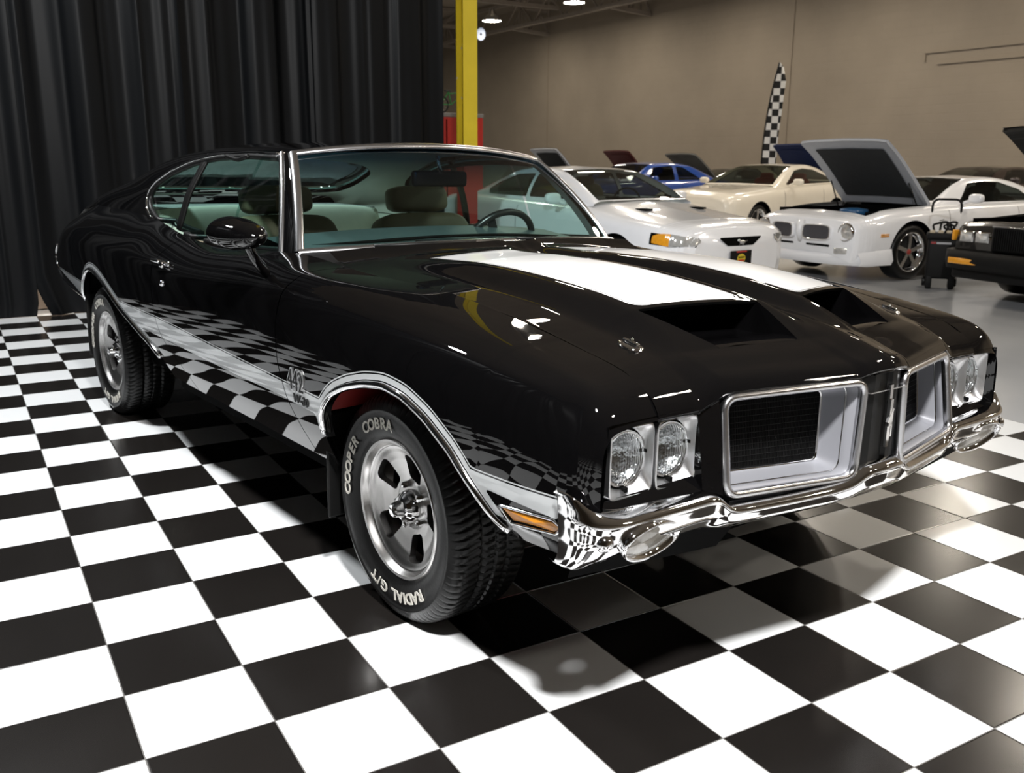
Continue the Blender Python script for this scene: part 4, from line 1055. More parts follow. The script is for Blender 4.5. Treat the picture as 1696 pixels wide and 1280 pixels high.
drape('curtain', .30, 1.62, 'black drape panel behind the tail of the black car, its corner kicked aside', 5, amp=.8, edgeL=([0, .1, .26, .27, 4.4], [.10, .055, .0, -.03, -.03]))
drape('curtain', 1.52, 2.90, 'middle black drape panel above the side window of the black car', 8, yo=6.63, amp=.7)
drape('curtain', 2.80, 4.10, 'black drape panel ending beside the yellow steel post', 11, amp=.55)
def unseen_drape(y0, y1, label, seed):  # out of view, added so the car's flank mirrors black
    r = np.random.default_rng(seed); ys = np.linspace(y0, y1, 220); zs = np.linspace(.004, 4.4, 20); ph = r.uniform(0, 6.28, 3)
    G = np.array([[(-1.95 + .03*sin(2*pi*y/.44 + ph[0] + .1*z) + .02*sin(2*pi*y/.7 + ph[1]), y, z) for z in zs] for y in ys])
    o = make('curtain', *grid(G), M_drape); tag(o, label, 'curtain', 'black stage drapes'); return o
unseen_drape(-1.2, 2.5, 'unseen black drape added along the side of the stage, mirrored in the black fender', 21)
unseen_drape(2.53, 6.2, 'unseen black drape added along the side of the stage, mirrored in the black door', 22)
M_redbox = mat('red_cabinet_paint', (.42, .018, .012), .4, noise=.1)
# steel post: flanges across the view, web between
x0, y0 = 4.775, 7.2
mb = MB()
for za, zb_, mi_ in ((0, 1.42, 1), (1.42, 7, 0)):
    zc_, hh = (za+zb_)/2, zb_-za
    for q in (box((x0, y0-.075, zc_), (.172, .018, hh)), box((x0, y0+.075, zc_), (.172, .018, hh)), box((x0, y0, zc_), (.016, .14, hh))): mb.add(q, mi_)
mb.add(box((x0, y0, .012), (.34, .34, .024)), 1)
def chips(m):
    nt = m.node_tree; b = nt.nodes['Principled BSDF']; src = b.inputs['Base Color'].links[0].from_socket
    n = nt.nodes.new('ShaderNodeTexNoise'); n.inputs['Scale'].default_value = 9; n.inputs['Detail'].default_value = 2
    tc = nt.nodes.new('ShaderNodeTexCoord'); nt.links.new(tc.outputs['Object'], n.inputs['Vector'])
    g = nt.nodes.new('ShaderNodeMath'); g.operation = 'GREATER_THAN'; g.inputs[1].default_value = .70; nt.links.new(n.outputs['Fac'], g.inputs[0])
    x = nt.nodes.new('ShaderNodeMix'); x.data_type = 'RGBA'; x.inputs[7].default_value = (.7, .66, .55, 1); nt.links.new(g.outputs[0], x.inputs[0]); nt.links.new(src, x.inputs[6]); nt.links.new(x.outputs[2], b.inputs['Base Color'])
chips(M_yellow)
o = mb.build('steel_column', [M_yellow, M_redbox], smooth=False); tag(o, 'yellow steel post with red foot beside the end of the black drapes', 'column', kind='structure')
M_greytop = mat('grey_top', (.18, .17, .16), .6, noise=.1)
cb = empty('cabinet', (5.53, 9.3, 0), 0, 'tall red cabinet with grey top behind the yellow post', 'cabinet')
make('body', *rbox((0, 0, .915), (.875, .6, 1.83), .01), M_redbox, cb, smooth=False); make('top', *rbox((0, 0, 1.855), (.885, .62, .05), .008), M_greytop, cb, smooth=False)
mb = MB(); mb.add(box((-.1, -.303, .95), (.012, .01, 1.7))); mb.build('door_gap', M_flat, cb, smooth=False)
# small bicycle with a green and orange toy figure riding it, on top of the cabinet
M_green = mat('green_cloth', (.03, .22, .05), .7, noise=.2); M_orange = mat('orange_plastic', (.60, .12, .02), .5, noise=.1)
bk_ = empty('toy_bicycle', (5.66, 9.2, 1.88), 0, 'small toy bicycle standing on top of the red cabinet', 'toy bicycle')
for dx in (-.21, .21):
    wl = make('wheel', *tube([(dx + .105*cos(a), 0, .115 + .105*sin(a)) for a in np.linspace(0, 2*pi, 36, endpoint=False)], .010, (0, 1, 0), 8, closed=True), M_rubber, bk_)
    mb = MB()
    for a in np.linspace(0, pi, 6, endpoint=False): mb.add(tube([(dx - .1*cos(a), 0, .115 - .1*sin(a)), (dx + .1*cos(a), 0, .115 + .1*sin(a))], .0025))
    mb.build('spokes', M_chrome, wl)
mb = MB()
for a, b in (((-.21,.115),(-.06,.115)), ((-.21,.115),(-.10,.27)), ((-.06,.115),(-.10,.27)), ((-.06,.115),(.14,.27)), ((-.10,.25),(.14,.27)), ((.14,.27),(.21,.115)), ((.14,.27),(.13,.33))): mb.add(tube([(a[0],0,a[1]), (b[0],0,b[1])], .008))
mb.add(tube([(.13,-.06,.33),(.13,.06,.33)], .007)); mb.build('frame', M_green, bk_); make('saddle', *cushion((-.11, 0, .285), (.10, .05, .025), .6), M_rubber, bk_)
rd = empty('toy_figure', (5.43, 9.36, 1.882), 0, 'small green toy figure with orange head standing behind the toy bicycle', 'toy figure')
make('body', *tube([(.0, 0, .11), (.0, 0, .17), (.01, 0, .235)], .038, (0, 1, 0)), M_green, rd); make('head', *cushion((.012, 0, .29), (.085, .08, .095), .9), M_orange, rd)
for sg in (-1, 1):
    make('arm', *tube([(.01, sg*.042, .225), (.03, sg*.06, .17), (.045, sg*.055, .13)], .013, (0, 1, 0)), M_green, rd); make('leg', *tube([(.0, sg*.02, .12), (.005, sg*.022, .06), (.005, sg*.024, .0)], .018, (0, 1, 0)), M_green, rd)
# round pale sign hanging under the roof
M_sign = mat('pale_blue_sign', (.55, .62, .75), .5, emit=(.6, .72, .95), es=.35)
sg_ = make('hanging_sign', *lathe([(.07,-.02),(.26,-.02),(.28,0),(.26,.02),(.07,.02),(.055,0),(.07,-.02)], 40, 'y'), M_sign); sg_.location = (17.2, 29.6, 5.72); sg_.rotation_euler = (0, 0, radians(-25)); sg_.scale = (.6, .6, .8); tag(sg_, 'round pale blue ring sign hanging beside the yellow post', 'sign')
mb = MB(); mb.add(tube([(0, 0, .27), (0, 0, 1.28)], .012)); mb.build('hanger', M_steel, sg_)
# checkered feather flag
def flag_material():
    m = mat('checkered_cloth', (.8, .8, .78), .8); nt = m.node_tree; b = nt.nodes['Principled BSDF']
    uv = nt.nodes.new('ShaderNodeTexCoord'); ck = nt.nodes.new('ShaderNodeTexChecker'); ck.inputs['Scale'].default_value = 1
    sx = nt.nodes.new('ShaderNodeSeparateXYZ'); cx = nt.nodes.new('ShaderNodeCombineXYZ'); nt.links.new(uv.outputs['Object'], sx.inputs[0])
    for a, d in (('X', .17), ('Z', .17)):
        mm = nt.nodes.new('ShaderNodeMath'); mm.operation = 'DIVIDE'; mm.inputs[1].default_value = d; nt.links.new(sx.outputs[a], mm.inputs[0]); nt.links.new(mm.outputs[0], cx.inputs[a])
    cx.inputs['Y'].default_value = .5; nt.links.new(cx.outputs[0], ck.inputs['Vector']); ck.inputs['Color1'].default_value = (.72, .72, .70, 1); ck.inputs['Color2'].default_value = (.008, .008, .008, 1)
    nt.links.new(ck.outputs['Color'], b.inputs['Base Color']); return m
C0, dv = ray(1262, 272); kf = (16.1 - C0[0])/dv[0]; fx, fy = 16.1, (C0 + kf*dv)[1]
fl_ = empty('feather_flag', (fx, fy, 0), radians(-38), 'tall black and white checkered feather flag standing before the block wall', 'flag'); fl_.scale = (.86, .86, .90)
zz_ = np.linspace(.55, 3.85, 60); pole = np.stack([.30*np.clip((zz_-1.2)/2.65, 0, 1)**2.2 - .02, 0*zz_, zz_], 1)
make('pole', *tube(np.vstack([[[-.02, 0, .03]], pole]), .02), M_trimblack, fl_); make('base', *rbox((-.02, 0, .03), (.5, .5, .06), .02), M_trimblack, fl_)
Wd = np.interp(zz_, [.55, .9, 2.6, 3.4, 3.75, 3.85], [.36, .40, .36, .30, .14, .01]); un = np.linspace(0, 1, 10); G = np.zeros((60, 10, 3))
for i in range(60):
    for j, a in enumerate(un): G[i, j] = (pole[i, 0] + a*Wd[i], .05*sin(a*5 + zz_[i]*2.2)*a, zz_[i])
make('banner', *grid(G), flag_material(), fl_)

# ================================================================== parked cars
def paintm(name, c, rough=.25): return mat(name, c, rough, coat=1.0, coat_rough=.03, noise=.03)
M_pwhite = paintm('white_car_paint', (.86, .87, .90)); M_ivory = paintm('ivory_car_paint', (.84, .78, .67)); M_blue = paintm('blue_car_paint', (.016, .065, .32)); M_navy = paintm('navy_car_paint', (.01, .018, .07))
M_maroon = paintm('maroon_car_paint', (.012, .004, .004)); M_dred = paintm('dark_red_car_paint', (.10, .008, .010)); M_pgrey = paintm('grey_car_paint', (.20, .20, .19)); M_bblack = paintm('black_car_paint', (.004, .004, .004))
M_glassd, _t2 = glass('smoked_glass', (.34, .38, .36), 1.0)
M_under = mat('hood_underside_grey', (.44, .46, .50), .5, noise=.1); M_insul = mat('hood_insulation', (.022, .024, .026), .9, noise=.3, nscale=15, bump=.2, bscale=30)
M_redint = mat('red_leather', (.30, .03, .02), .5, noise=.1); M_dark = mat('dark_interior', (.012, .012, .012), .7, noise=.2)
M_clearl = mat('clear_lamp', (.72, .72, .70), .1, metal=.55, coat=1, noise=.35, nscale=30); M_amb2 = mat('amber_lamp', (.75, .32, .02), .15, coat=1, noise=.2, nscale=40)
M_engblue = mat('engine_blue', (.02, .10, .24), .35, coat=.5, noise=.2); M_gmesh = mat('grille_grey', (.075, .075, .085), .5, metal=.4, noise=.3, nscale=120)
def simple_wheel(r=.33, wd=.23, rim=.205, spokes=5, dark=False, cap=None):
    w = empty('wheel'); t = [(rim, -wd/2+.01), (rim+.02, -wd/2), (r-.03, -wd/2), (r-.005, -wd/2+.03), (r, -wd/4), (r, wd/4), (r-.005, wd/2-.03), (r-.03, wd/2), (rim+.02, wd/2), (rim, wd/2-.01)]
    V, F = lathe(t, 56, 'y'); V[:, 2] = np.maximum(V[:, 2], -r+.006); make('tire', V, F, M_rubber, w)
    V, F = lathe([(rim-.03, .05), (rim-.012, wd/2-.06), (rim-.008, wd/2-.012), (rim+.004, wd/2-.004), (rim+.004, wd/2-.02)], 56, 'y'); V = V*A([1, -1, 1]); make('rim', V, [f[::-1] for f in F], M_chrome, w)
    V, F = lathe([(.0, .0), (rim-.02, 0)], 40, 'y'); V = V*A([1, -1, 1]) - A([0, .01, 0]); make('brake_disc', V, [f[::-1] for f in F], M_dark, w)
    for k in range(spokes):
        a = radians(90) + k*2*pi/spokes; m = MB()
        m.add(bar((.03*cos(a), -(wd/2-.05), .03*sin(a)), ((rim-.012)*cos(a), -(wd/2-.04), (rim-.012)*sin(a)), .05, .03, (0, 1, 0))); m.build('spoke', M_trimblack if dark else M_alu, w, smooth=False)
    V, F = lathe([(0, wd/2-.02), (.02, wd/2-.022), (.034, wd/2-.03), (.045, wd/2-.06)], 24, 'y'); make('center_cap', V*A([1, -1, 1]), [f[::-1] for f in F], cap or M_alu, w)
    return w
def gencar(label, nose, yaw, k, paint, S):
    root = empty('car', (nose[0], nose[1], 0), yaw, label, 'car'); root.scale = (k, k, k)
    st = S['body']; X = A([q[0] for q in st][::-1], float); D = A([q[1:] for q in st][::-1], float)
    xs = np.unique(np.r_[np.linspace(X[0], X[-1], 110), np.linspace(-.3, 0, 16)]); w, zb, zs, zc = [gsmooth(pchip(X, D[:, i], xs), .8) for i in range(4)]
    P = np.zeros((len(xs), 40, 3)); sharp = S.get('sharp', 1.6)
    for i in range(len(xs)):
        h = zs[i] - zb[i]
        c = [(w[i]*.93, zb[i]), (w[i]*.985, zb[i]+.22*h), (w[i], zb[i]+.55*h), (w[i]*.985, zs[i]-.12*h), (w[i]*S.get('shw', .93), zs[i]), (w[i]*.6, zs[i]+.75*(zc[i]-zs[i])), (0, zc[i])]
        q = gsmooth(resample(c, 160), sharp*4); q = resample(q, 40); q[-1, 0] = 0; P[i, :, 0] = xs[i]; P[i, :, 1:] = q
    R_ = np.stack([P[..., 0], -P[..., 1], P[..., 2]], -1); full = np.concatenate([R_, P[:, ::-1][:, 1:]], 1)
    V, F = grid(full); n = full.shape[1]
    # rounded front and rear faces
    caps = MB(); caps.add((V, F))
    for ring, fx_, fl2 in ((full[-1], .012, False), (full[0], -.012, True)):
        c = ring.mean(0) + A([fx_, 0, 0]); rings = [ring] + [ring + (c - ring)*t + A([fx_*(1-(1-t)**2)*2, 0, 0]) for t in (.25, .5, .75, .98)]
        caps.add(grid(np.stack(rings), closev=True, flip=fl2))
    body = (np.vstack(caps.V), caps.F)
    fa, ra, ar = S['axles'][0], S['axles'][1], S.get('arch', .36); wr = S.get('wr', .33)
    arch = lambda V: np.minimum(np.minimum(np.hypot(V[:, 0]-fa, V[:, 2]-wr) - ar, np.hypot(V[:, 0]-ra, V[:, 2]-wr) - ar), 1) 
    far = lambda V: np.where(np.abs(V[:, 1]) > .45, arch(V), 1.)
    body = keep(body, far)
    H = S.get('hood')
    hoodin = None
    if H:
        x0h, x1h, yh = H['x0'], H['x1'], H['y']
        fh = lambda V: np.where(V[:, 2] > .55, np.minimum(np.minimum(V[:, 0] - x0h, x1h - V[:, 0]), yh - np.abs(V[:, 1])), -1)
        hoodin = keep(body, fh); body = keep(body, lambda V: -fh(V))
    G = S['green']
    gx = A([q[0] for q in G][::-1], float); gd = A([q[1:] for q in G][::-1], float); gxs = np.linspace(gx[0], gx[-1], 90)
    wb, zb2, wr2, zr, zc2 = [gsmooth(pchip(gx, gd[:, i], gxs), 1.0) for i in range(5)]
    Q = np.zeros((90, 36, 3))
    for i in range(90):
        c = [(wb[i], zb2[i]-.03), (wb[i]*.6+wr2[i]*.4+.012, zb2[i]*.6+zr[i]*.4), (wr2[i]+.005, zr[i]-.015), (wr2[i]*.93, zr[i]+.6*(zc2[i]-zr[i])), (0, zc2[i])]
        q = resample(gsmooth(resample(c, 144), 4.2), 36); q[-1, 0] = 0; Q[i, :, 0] = gxs[i]; Q[i, :, 1:] = q
    gf = np.concatenate([np.stack([Q[..., 0], -Q[..., 1], Q[..., 2]], -1), Q[:, ::-1][:, 1:]], 1); GV = grid(gf)
    sw_ = S['side']; ws0, ws1 = S['ws']; rs0, rs1 = S['rs']
    wside = lambda x: np.interp(x, gxs, wr2)
    fs = lambda V: np.where(np.abs(V[:, 1]) > .35, np.max([sd_poly(p, V[:, 0], V[:, 2]) for p in sw_], 0), -1)
    zlow = lambda V: V[:, 2] - np.interp(V[:, 0], gxs, zb2) - .0
    fw = lambda V: np.minimum(np.minimum(V[:, 0] - ws1, ws0 - V[:, 0]), np.interp(V[:, 0], gxs, wr2*1.0) - .05 - np.abs(V[:, 1]))
    fr = lambda V: np.minimum(np.minimum(V[:, 0] - rs1, rs0 - V[:, 0]), np.interp(V[:, 0], gxs, wr2) - .06 - np.abs(V[:, 1]))
    opn = lambda V: np.maximum(np.maximum(fs(V), fw(V)), fr(V))
    roof_ = keep(GV, lambda V: -opn(V)); gl = keep(GV, opn)
    make('body', body[0], body[1], paint, root, sharp=50); make('roof', roof_[0], roof_[1], paint, root)
    make('window_glass', gl[0], gl[1], S.get('glass', M_glassd), root)
    # black surround inside the glass edge
    ed = keep(GV, lambda V: np.minimum(opn(V) + .004, .016 - opn(V))); V = ed[0].copy(); cc = A([gxs.mean(), 0, .9]); V = V + (cc - V)*.004; make('window_seal', V, ed[1], M_flat, root)
    # tub, seats, wheel houses
    wmax = w.max(); xm = xs.min()
    m = MB(); m.add(box(((ws0 + rs1)/2, 0, .42), (abs(ws0 - rs1)*.9, 1.35, .06))); m.add(box((ws0 - .35, 0, .84), (.4, 1.30, .12)))
    m.build('cabin', M_dark, root, smooth=False)
    sm = S.get('seat', M_dark)
    for y in (-.36, .36):
        s2 = empty('front_seat'); s2.parent = root; xx_ = (ws1 - .25)
        make('backrest', *xform(cushion((0, 0, 0), (.16, .5, .66), .4, 20, 14), A(Matrix.Translation((xx_ - .35, y, .80)) @ Matrix.Rotation(radians(-14), 4, 'Y'))), sm, s2)
        make('headrest', *cushion((xx_ - .45, y, 1.13), (.10, .28, .17), .45, 16, 10), sm, s2)
    make('rear_seat', *xform(cushion((0, 0, 0), (.2, 1.2, .5), .3, 20, 12), A(Matrix.Translation((rs0 - .05, 0, .75)) @ Matrix.Rotation(radians(-20), 4, 'Y'))), sm, root)
    make('steering_wheel', *tube([(ws1 + .12 + .05*cos(a), .36 + .17*cos(a), .93 + .16*sin(a)) for a in np.linspace(0, 2*pi, 30, endpoint=False)], .012, (1, 0, 0), 8, closed=True), M_dark, root)
    m = MB()
    for xa in (fa, ra):
        for sg in (-1, 1):
            a_ = np.linspace(-.35, pi+.35, 30); pw = np.stack([xa + (ar+.015)*np.cos(a_), np.full(30, 0.), wr + (ar+.015)*np.sin(a_)], 1)
            p0, p1 = pw.copy(), pw.copy(); p0[:, 1] = sg*(np.interp(xa, xs, w)-.02); p1[:, 1] = sg*.50; m.add(grid(np.stack([p0, p1], 1))); 
    m.add(box(((fa+ra)/2, 0, .30), (abs(fa-ra)-.7, wmax*1.7, .06))); m.build('underbody', M_flat, root, smooth=False)
    wl = S['wheel']() ; wl.parent = root; ty = S.get('track', .77); wl.location = (fa, -ty, wr)
    for xa, sg in ((ra, -1), (fa, 1), (ra, 1)):
        c = copy_tree(wl, root); c.location = (xa, sg*ty, wr); c.rotation_euler = (0, 0, 0 if sg < 0 else pi)
    for sg in (-1, 1):
        mx, mz = S.get('mirror', (ws0-.25, 1.0)); wy = np.interp(mx, xs, w)
        m = MB(); m.add(cushion((mx, sg*(wy+.07), mz), (.11, .20, .12), .7, 24, 14)); m.add(tube([(mx, sg*(wy-.10), mz-.06), (mx, sg*(wy+.02), mz-.02)], .022)); m.build('door_mirror', paint, root)
    # door cuts
    def side_y(x, z):
        i = int(np.clip(np.searchsorted(xs, x), 0, len(xs)-1)); c = P[i]; mtop = np.argmax(c[:, 2] > .98*np.interp(x, xs, zs)) + 1
        return float(np.interp(z, c[:mtop, 2], c[:mtop, 1]))
    for xd in S.get('cuts', ()):
        zz2 = np.linspace(.35, np.interp(xd, xs, zs)*.985, 16)
        for sg in (-1, 1): make('door_gap', *sweep([(xd, sg*(side_y(xd, z)+.0005), z) for z in zz2], [(.0012, -.003), (.0012, .003), (-.003, .003), (-.003, -.003)], (0, sg, 0)), M_flat, root)
    if H:
        # raised lid: outer skin, grey underside, insulation pad, stays; the bay beneath
        ang = H['ang']; hinge = Vector((x0h, 0, float(np.interp(x0h, xs, zc))))
        Mh = A(Matrix.Translation(hinge) @ Matrix.Rotation(-ang, 4, 'Y') @ Matrix.Translation(-hinge))
        hroot = make('hood', *xform(hoodin[:2], Mh), paint, root)
        u_ = hoodin[0].copy(); u_[:, 2] -= .035; c0 = A([(x0h+x1h)/2, 0, 0]); u_[:, :2] = c0[:2] + (u_[:, :2]-c0[:2])*.985
        make('hood_underside', *xform(flip((u_, hoodin[1])), Mh), H.get('under', M_under), hroot)
        xg = np.linspace(x0h+.02, x1h-.02, 20); rim_ = []
        bvh = BVHTree.FromPolygons([Vector(v) for v in hoodin[0]], hoodin[1])
        def ztop(x, y):
            h = bvh.ray_cast(Vector((x, y, 3)), Vector((0, 0, -1))); return h[0].z if h[0] else float(np.interp(x, xs, zs))
        e = .012; loop = [(x, yh-e) for x in np.linspace(x0h+e, x1h-e, 20)] + [(x1h-e, y) for y in np.linspace(yh-e, -yh+e, 24)] + [(x, -yh+e) for x in np.linspace(x1h-e, x0h+e, 20)]
        lp = A([(x, y, ztop(x, y)) for x, y in loop]); lo_ = lp - A([0, 0, .037]); make('hood_edge', *xform(grid(np.stack([lp, lo_], 1)), Mh), H.get('under', M_under), hroot)
        px_ = np.linspace(x0h+.16, x1h-.16, 16); py_ = np.linspace(-yh+.16, yh-.16, 20); G2 = A([[(x, y, ztop(x, y)-.052) for y in py_] for x in px_]); make('insulation_pad', *xform(grid(G2), Mh), H.get('pad', M_insul), hroot)
        for sg in (-1, 1):
            a = A([x0h+.15, sg*(yh-.05), float(np.interp(x0h+.15, xs, zs))-.10, 1]); b = Mh @ A([x0h+.45, sg*(yh-.08), float(np.interp(x0h+.45, xs, zs))-.04, 1]); make('hood_stay', *tube([a[:3], b[:3]], .009), M_trimblack, hroot)
        m = MB(); zt = float(np.interp((x0h+x1h)/2, xs, zs)); L_ = x1h - x0h
        m.add(box(((x0h+x1h)/2, 0, zt-.42), (L_, 2*yh, .04))); m.add(box((x0h-.005, 0, zt-.2), (.02, 2*yh, .42))); m.add(box((x1h+.005, 0, zt-.26), (.02, 2*yh, .30)))
        for sg in (-1, 1): m.add(box(((x0h+x1h)/2, sg*(yh+.005), zt-.22), (L_, .02, .40)))
        bay = m.build('engine_bay', M_flat, root, smooth=False)
        m = MB(); xc = (x0h+x1h)/2
        m.add(rbox((xc, 0, zt-.25), (.62, .5, .26), .04)); m.add(rbox((xc-.05, .52, zt-.18), (.3, .22, .18), .03)); m.add(rbox((xc+.35, -.5, zt-.18), (.24, .2, .2), .03)); m.add(tube([(xc+.45, -.3, zt-.1), (xc+.45, .3, zt-.1)], .05)); m.build('engine', M_dark, bay)
        make('air_cleaner', *move(lathe([(0, .07), (.06, .07), (.17, .055), (.18, .045), (.18, -.02), (0, -.02)], 32, 'z'), (xc, 0, zt-.08)), H.get('clean', M_engblue), bay)
    for f in S.get('extra', ()): f(root, side_y, paint, dict(xs=xs, w=w, zs=zs, zc=zc))
    return root
# ------------------------------------------------------------------ specs
SB = dict( # late model coupe
 body=[(0,.62,.30,.62,.685),(-.03,.70,.25,.69,.745),(-.09,.77,.22,.73,.785),(-.25,.86,.20,.765,.825),(-.5,.90,.19,.795,.855),(-.9,.915,.20,.83,.90),(-1.5,.91,.22,.90,.98),(-2.2,.90,.22,.925,1.0),(-3.0,.905,.22,.95,1.0),(-3.6,.915,.23,.97,1.01),(-4.1,.89,.25,.975,1.01),(-4.45,.83,.30,.955,.985),(-4.6,.76,.42,.85,.87)],
 green=[(-1.42,.745,.955,.71,.965,.985),(-1.6,.745,.95,.695,1.05,1.085),(-1.9,.75,.95,.645,1.175,1.215),(-2.25,.76,.955,.585,1.275,1.315),(-2.7,.76,.965,.575,1.295,1.345),(-3.1,.755,.975,.57,1.265,1.32),(-3.5,.745,.985,.585,1.16,1.20),(-3.9,.735,.99,.62,1.03,1.06),(-4.05,.73,.985,.66,.99,1.0)],
 side=[[(-1.72,.985),(-2.28,1.24),(-2.62,1.258),(-2.62,.99)],[(-2.68,.99),(-2.68,1.258),(-3.05,1.245),(-3.42,1.14),(-3.55,1.06),(-3.5,1.0)]], ws=(-1.44,-2.24), rs=(-3.18,-3.96), axles=(-.87,-3.44), wr=.32, track=.775, cuts=(-1.28,-2.68), seat=M_seat, mirror=(-1.85,1.0))
def mustang_bits(root, sy, paint, d):
    def onbody(x): return float(np.interp(x, d['xs'], d['w']))
    for sg in (-1, 1):
        # lamp: clear part in front, amber corner
        def patch(x0, x1, za0, za1, n=12, off=.008):
            out = []
            for t in np.linspace(0, 1, n):
                x = x0 + (x1-x0)*t; z0_, z1_ = za0(t), za1(t); out.append([(x + off*1.8, sg*(sy(x, z)+off), z) for z in np.linspace(z0_, z1_, 5)])
            return grid(A(out), flip=(sg > 0))
        fr = make('headlamp', *patch(-.008, -.17, lambda t: .600 - .012*t, lambda t: .655 + .055*t**.5), M_clearl, root); make('turn_lamp', *patch(-.17, -.36, lambda t: .588 + .03*t, lambda t: .710 + .012*t - .04*t**3), M_amb2, root)
        make('lamp_seal', *move(patch(-.004, -.38, lambda t: .582 + .02*t, lambda t: .665 + .062*t**.5 - .01*t, 12, .003), (0, 0, 0)), M_flat, root)
        make('hood_vent', *rbox((-.98, sg*.40, float(np.interp(-.98, d['xs'], d['zc']))-.008), (.16, .12, .02), .006), M_flat, root)
        make('fog_lamp', *lathe([(.0001, .004), (.045, .006), (.06, .012), (.062, -.02)], 28, 'x'), M_clearl, root).location = (-.035, sg*.58, .345)
        make('wiper', *tube([(-1.50, sg*.08 + .1, .99), (-1.56, sg*.5 + .05, 1.01)], .010), M_flat, root)
    gg = A([[(.040 - .05*abs(y)**2, y, z) for z in np.linspace(np.interp(abs(y), [0, .19, .30], [.578, .582, .655]), .668, 5)] for y in np.linspace(-.30, .30, 17)])
    gr = make('grille_opening', *grid(gg, flip=True), M_flat, root)
    m = MB(); m.add(cushion((.050, .01, .618), (.016, .085, .034), .8, 14, 8)); m.add(cushion((.050, -.04, .634), (.016, .036, .026), .8, 12, 8)); m.add(bar((.048, .045, 0.615), (.048, .085, 0.630), .008, .008)); m.add(bar((.048, .02, 0.602), (.048, .03, 0.585), .006, .006)); m.add(bar((.048, -.015, 0.602), (.048, -.03, 0.587), .006, .006)); m.add(bar((.048, .0, 0.602), (.048, .01, 0.586), .006, .006)); m.build('horse_emblem', M_bezel, gr)
    pl = make('front_plate', *rbox((.05, 0, .455), (.012, .31, .155), .006), M_trimblack, root, smooth=False)
    # black plate: yellow oval over a red bar, dark bars standing in for the illegible lettering, red strip and two bolts above
    e_ = lambda rx, rz, y0, z0, x: (A([(x, y0 + rx*cos(a), z0 + rz*sin(a)) for a in np.linspace(0, 2*pi, 28, endpoint=False)]), [tuple(range(28))])
    make('plate_badge', *e_(.060, .046, 0, .452, .0575), mat('badge_yellow', (.62, .48, .03), .5), pl, smooth=False); make('badge_band', *box((.0583, 0, .432), (.001, .088, .018)), mat('badge_red', (.45, .03, .02), .5), pl, smooth=False)
    make('plate_strip', *box((.0572, 0, .520), (.001, .15, .014)), bpy.data.materials['badge_red'], pl, smooth=False)
    m = MB(); [m.add(box((.0583, y, .463), (.001, .010, .020))) for y in np.linspace(-.038, .038, 6)]; m.build('badge_mark', M_flat, pl, smooth=False)
SB['extra'] = [mustang_bits]; SB['wheel'] = lambda: simple_wheel(.32, .23, .215, 5)
gencar('white nineties coupe with amber-cornered headlamps and a black plate on its bumper', (6.10, 4.284), radians(-85.64), .919, M_pwhite, SB)

FB = dict( # early seventies pony car, hood up
 body=[(0,.66,.30,.60,.64),(-.03,.80,.25,.70,.73),(-.10,.86,.22,.745,.78),(-.3,.90,.18,.78,.84),(-.6,.915,.20,.835,.895),(-1.0,.925,.22,.865,.92),(-1.5,.925,.24,.89,.925),(-2.0,.92,.25,.905,.93),(-2.8,.92,.25,.915,.93),(-3.5,.925,.26,.93,.95),(-4.2,.89,.30,.90,.93),(-4.6,.84,.34,.86,.88),(-4.8,.80,.42,.78,.80)],
 green=[(-1.52,.72,.90,.70,.905,.92),(-1.75,.73,.90,.665,1.01,1.04),(-2.1,.745,.905,.595,1.15,1.185),(-2.35,.75,.91,.565,1.205,1.245),(-2.8,.755,.915,.56,1.215,1.265),(-3.2,.75,.92,.57,1.18,1.225),(-3.7,.745,.93,.62,1.06,1.09),(-4.2,.74,.92,.67,.935,.95),(-4.35,.74,.90,.70,.90,.91)],
 side=[[(-1.98,.925),(-2.30,1.165),(-2.55,1.195),(-2.95,1.185),(-3.32,1.09),(-3.44,.99),(-3.40,.94)]], ws=(-1.60,-2.30), rs=(-3.25,-4.12), axles=(-.97,-3.70), wr=.345, arch=.39, track=.775, cuts=(-1.62,-3.0), seat=M_dark, mirror=(-1.98,.99),
 hood=dict(x0=-1.50, x1=-.30, y=.72, ang=radians(46)))
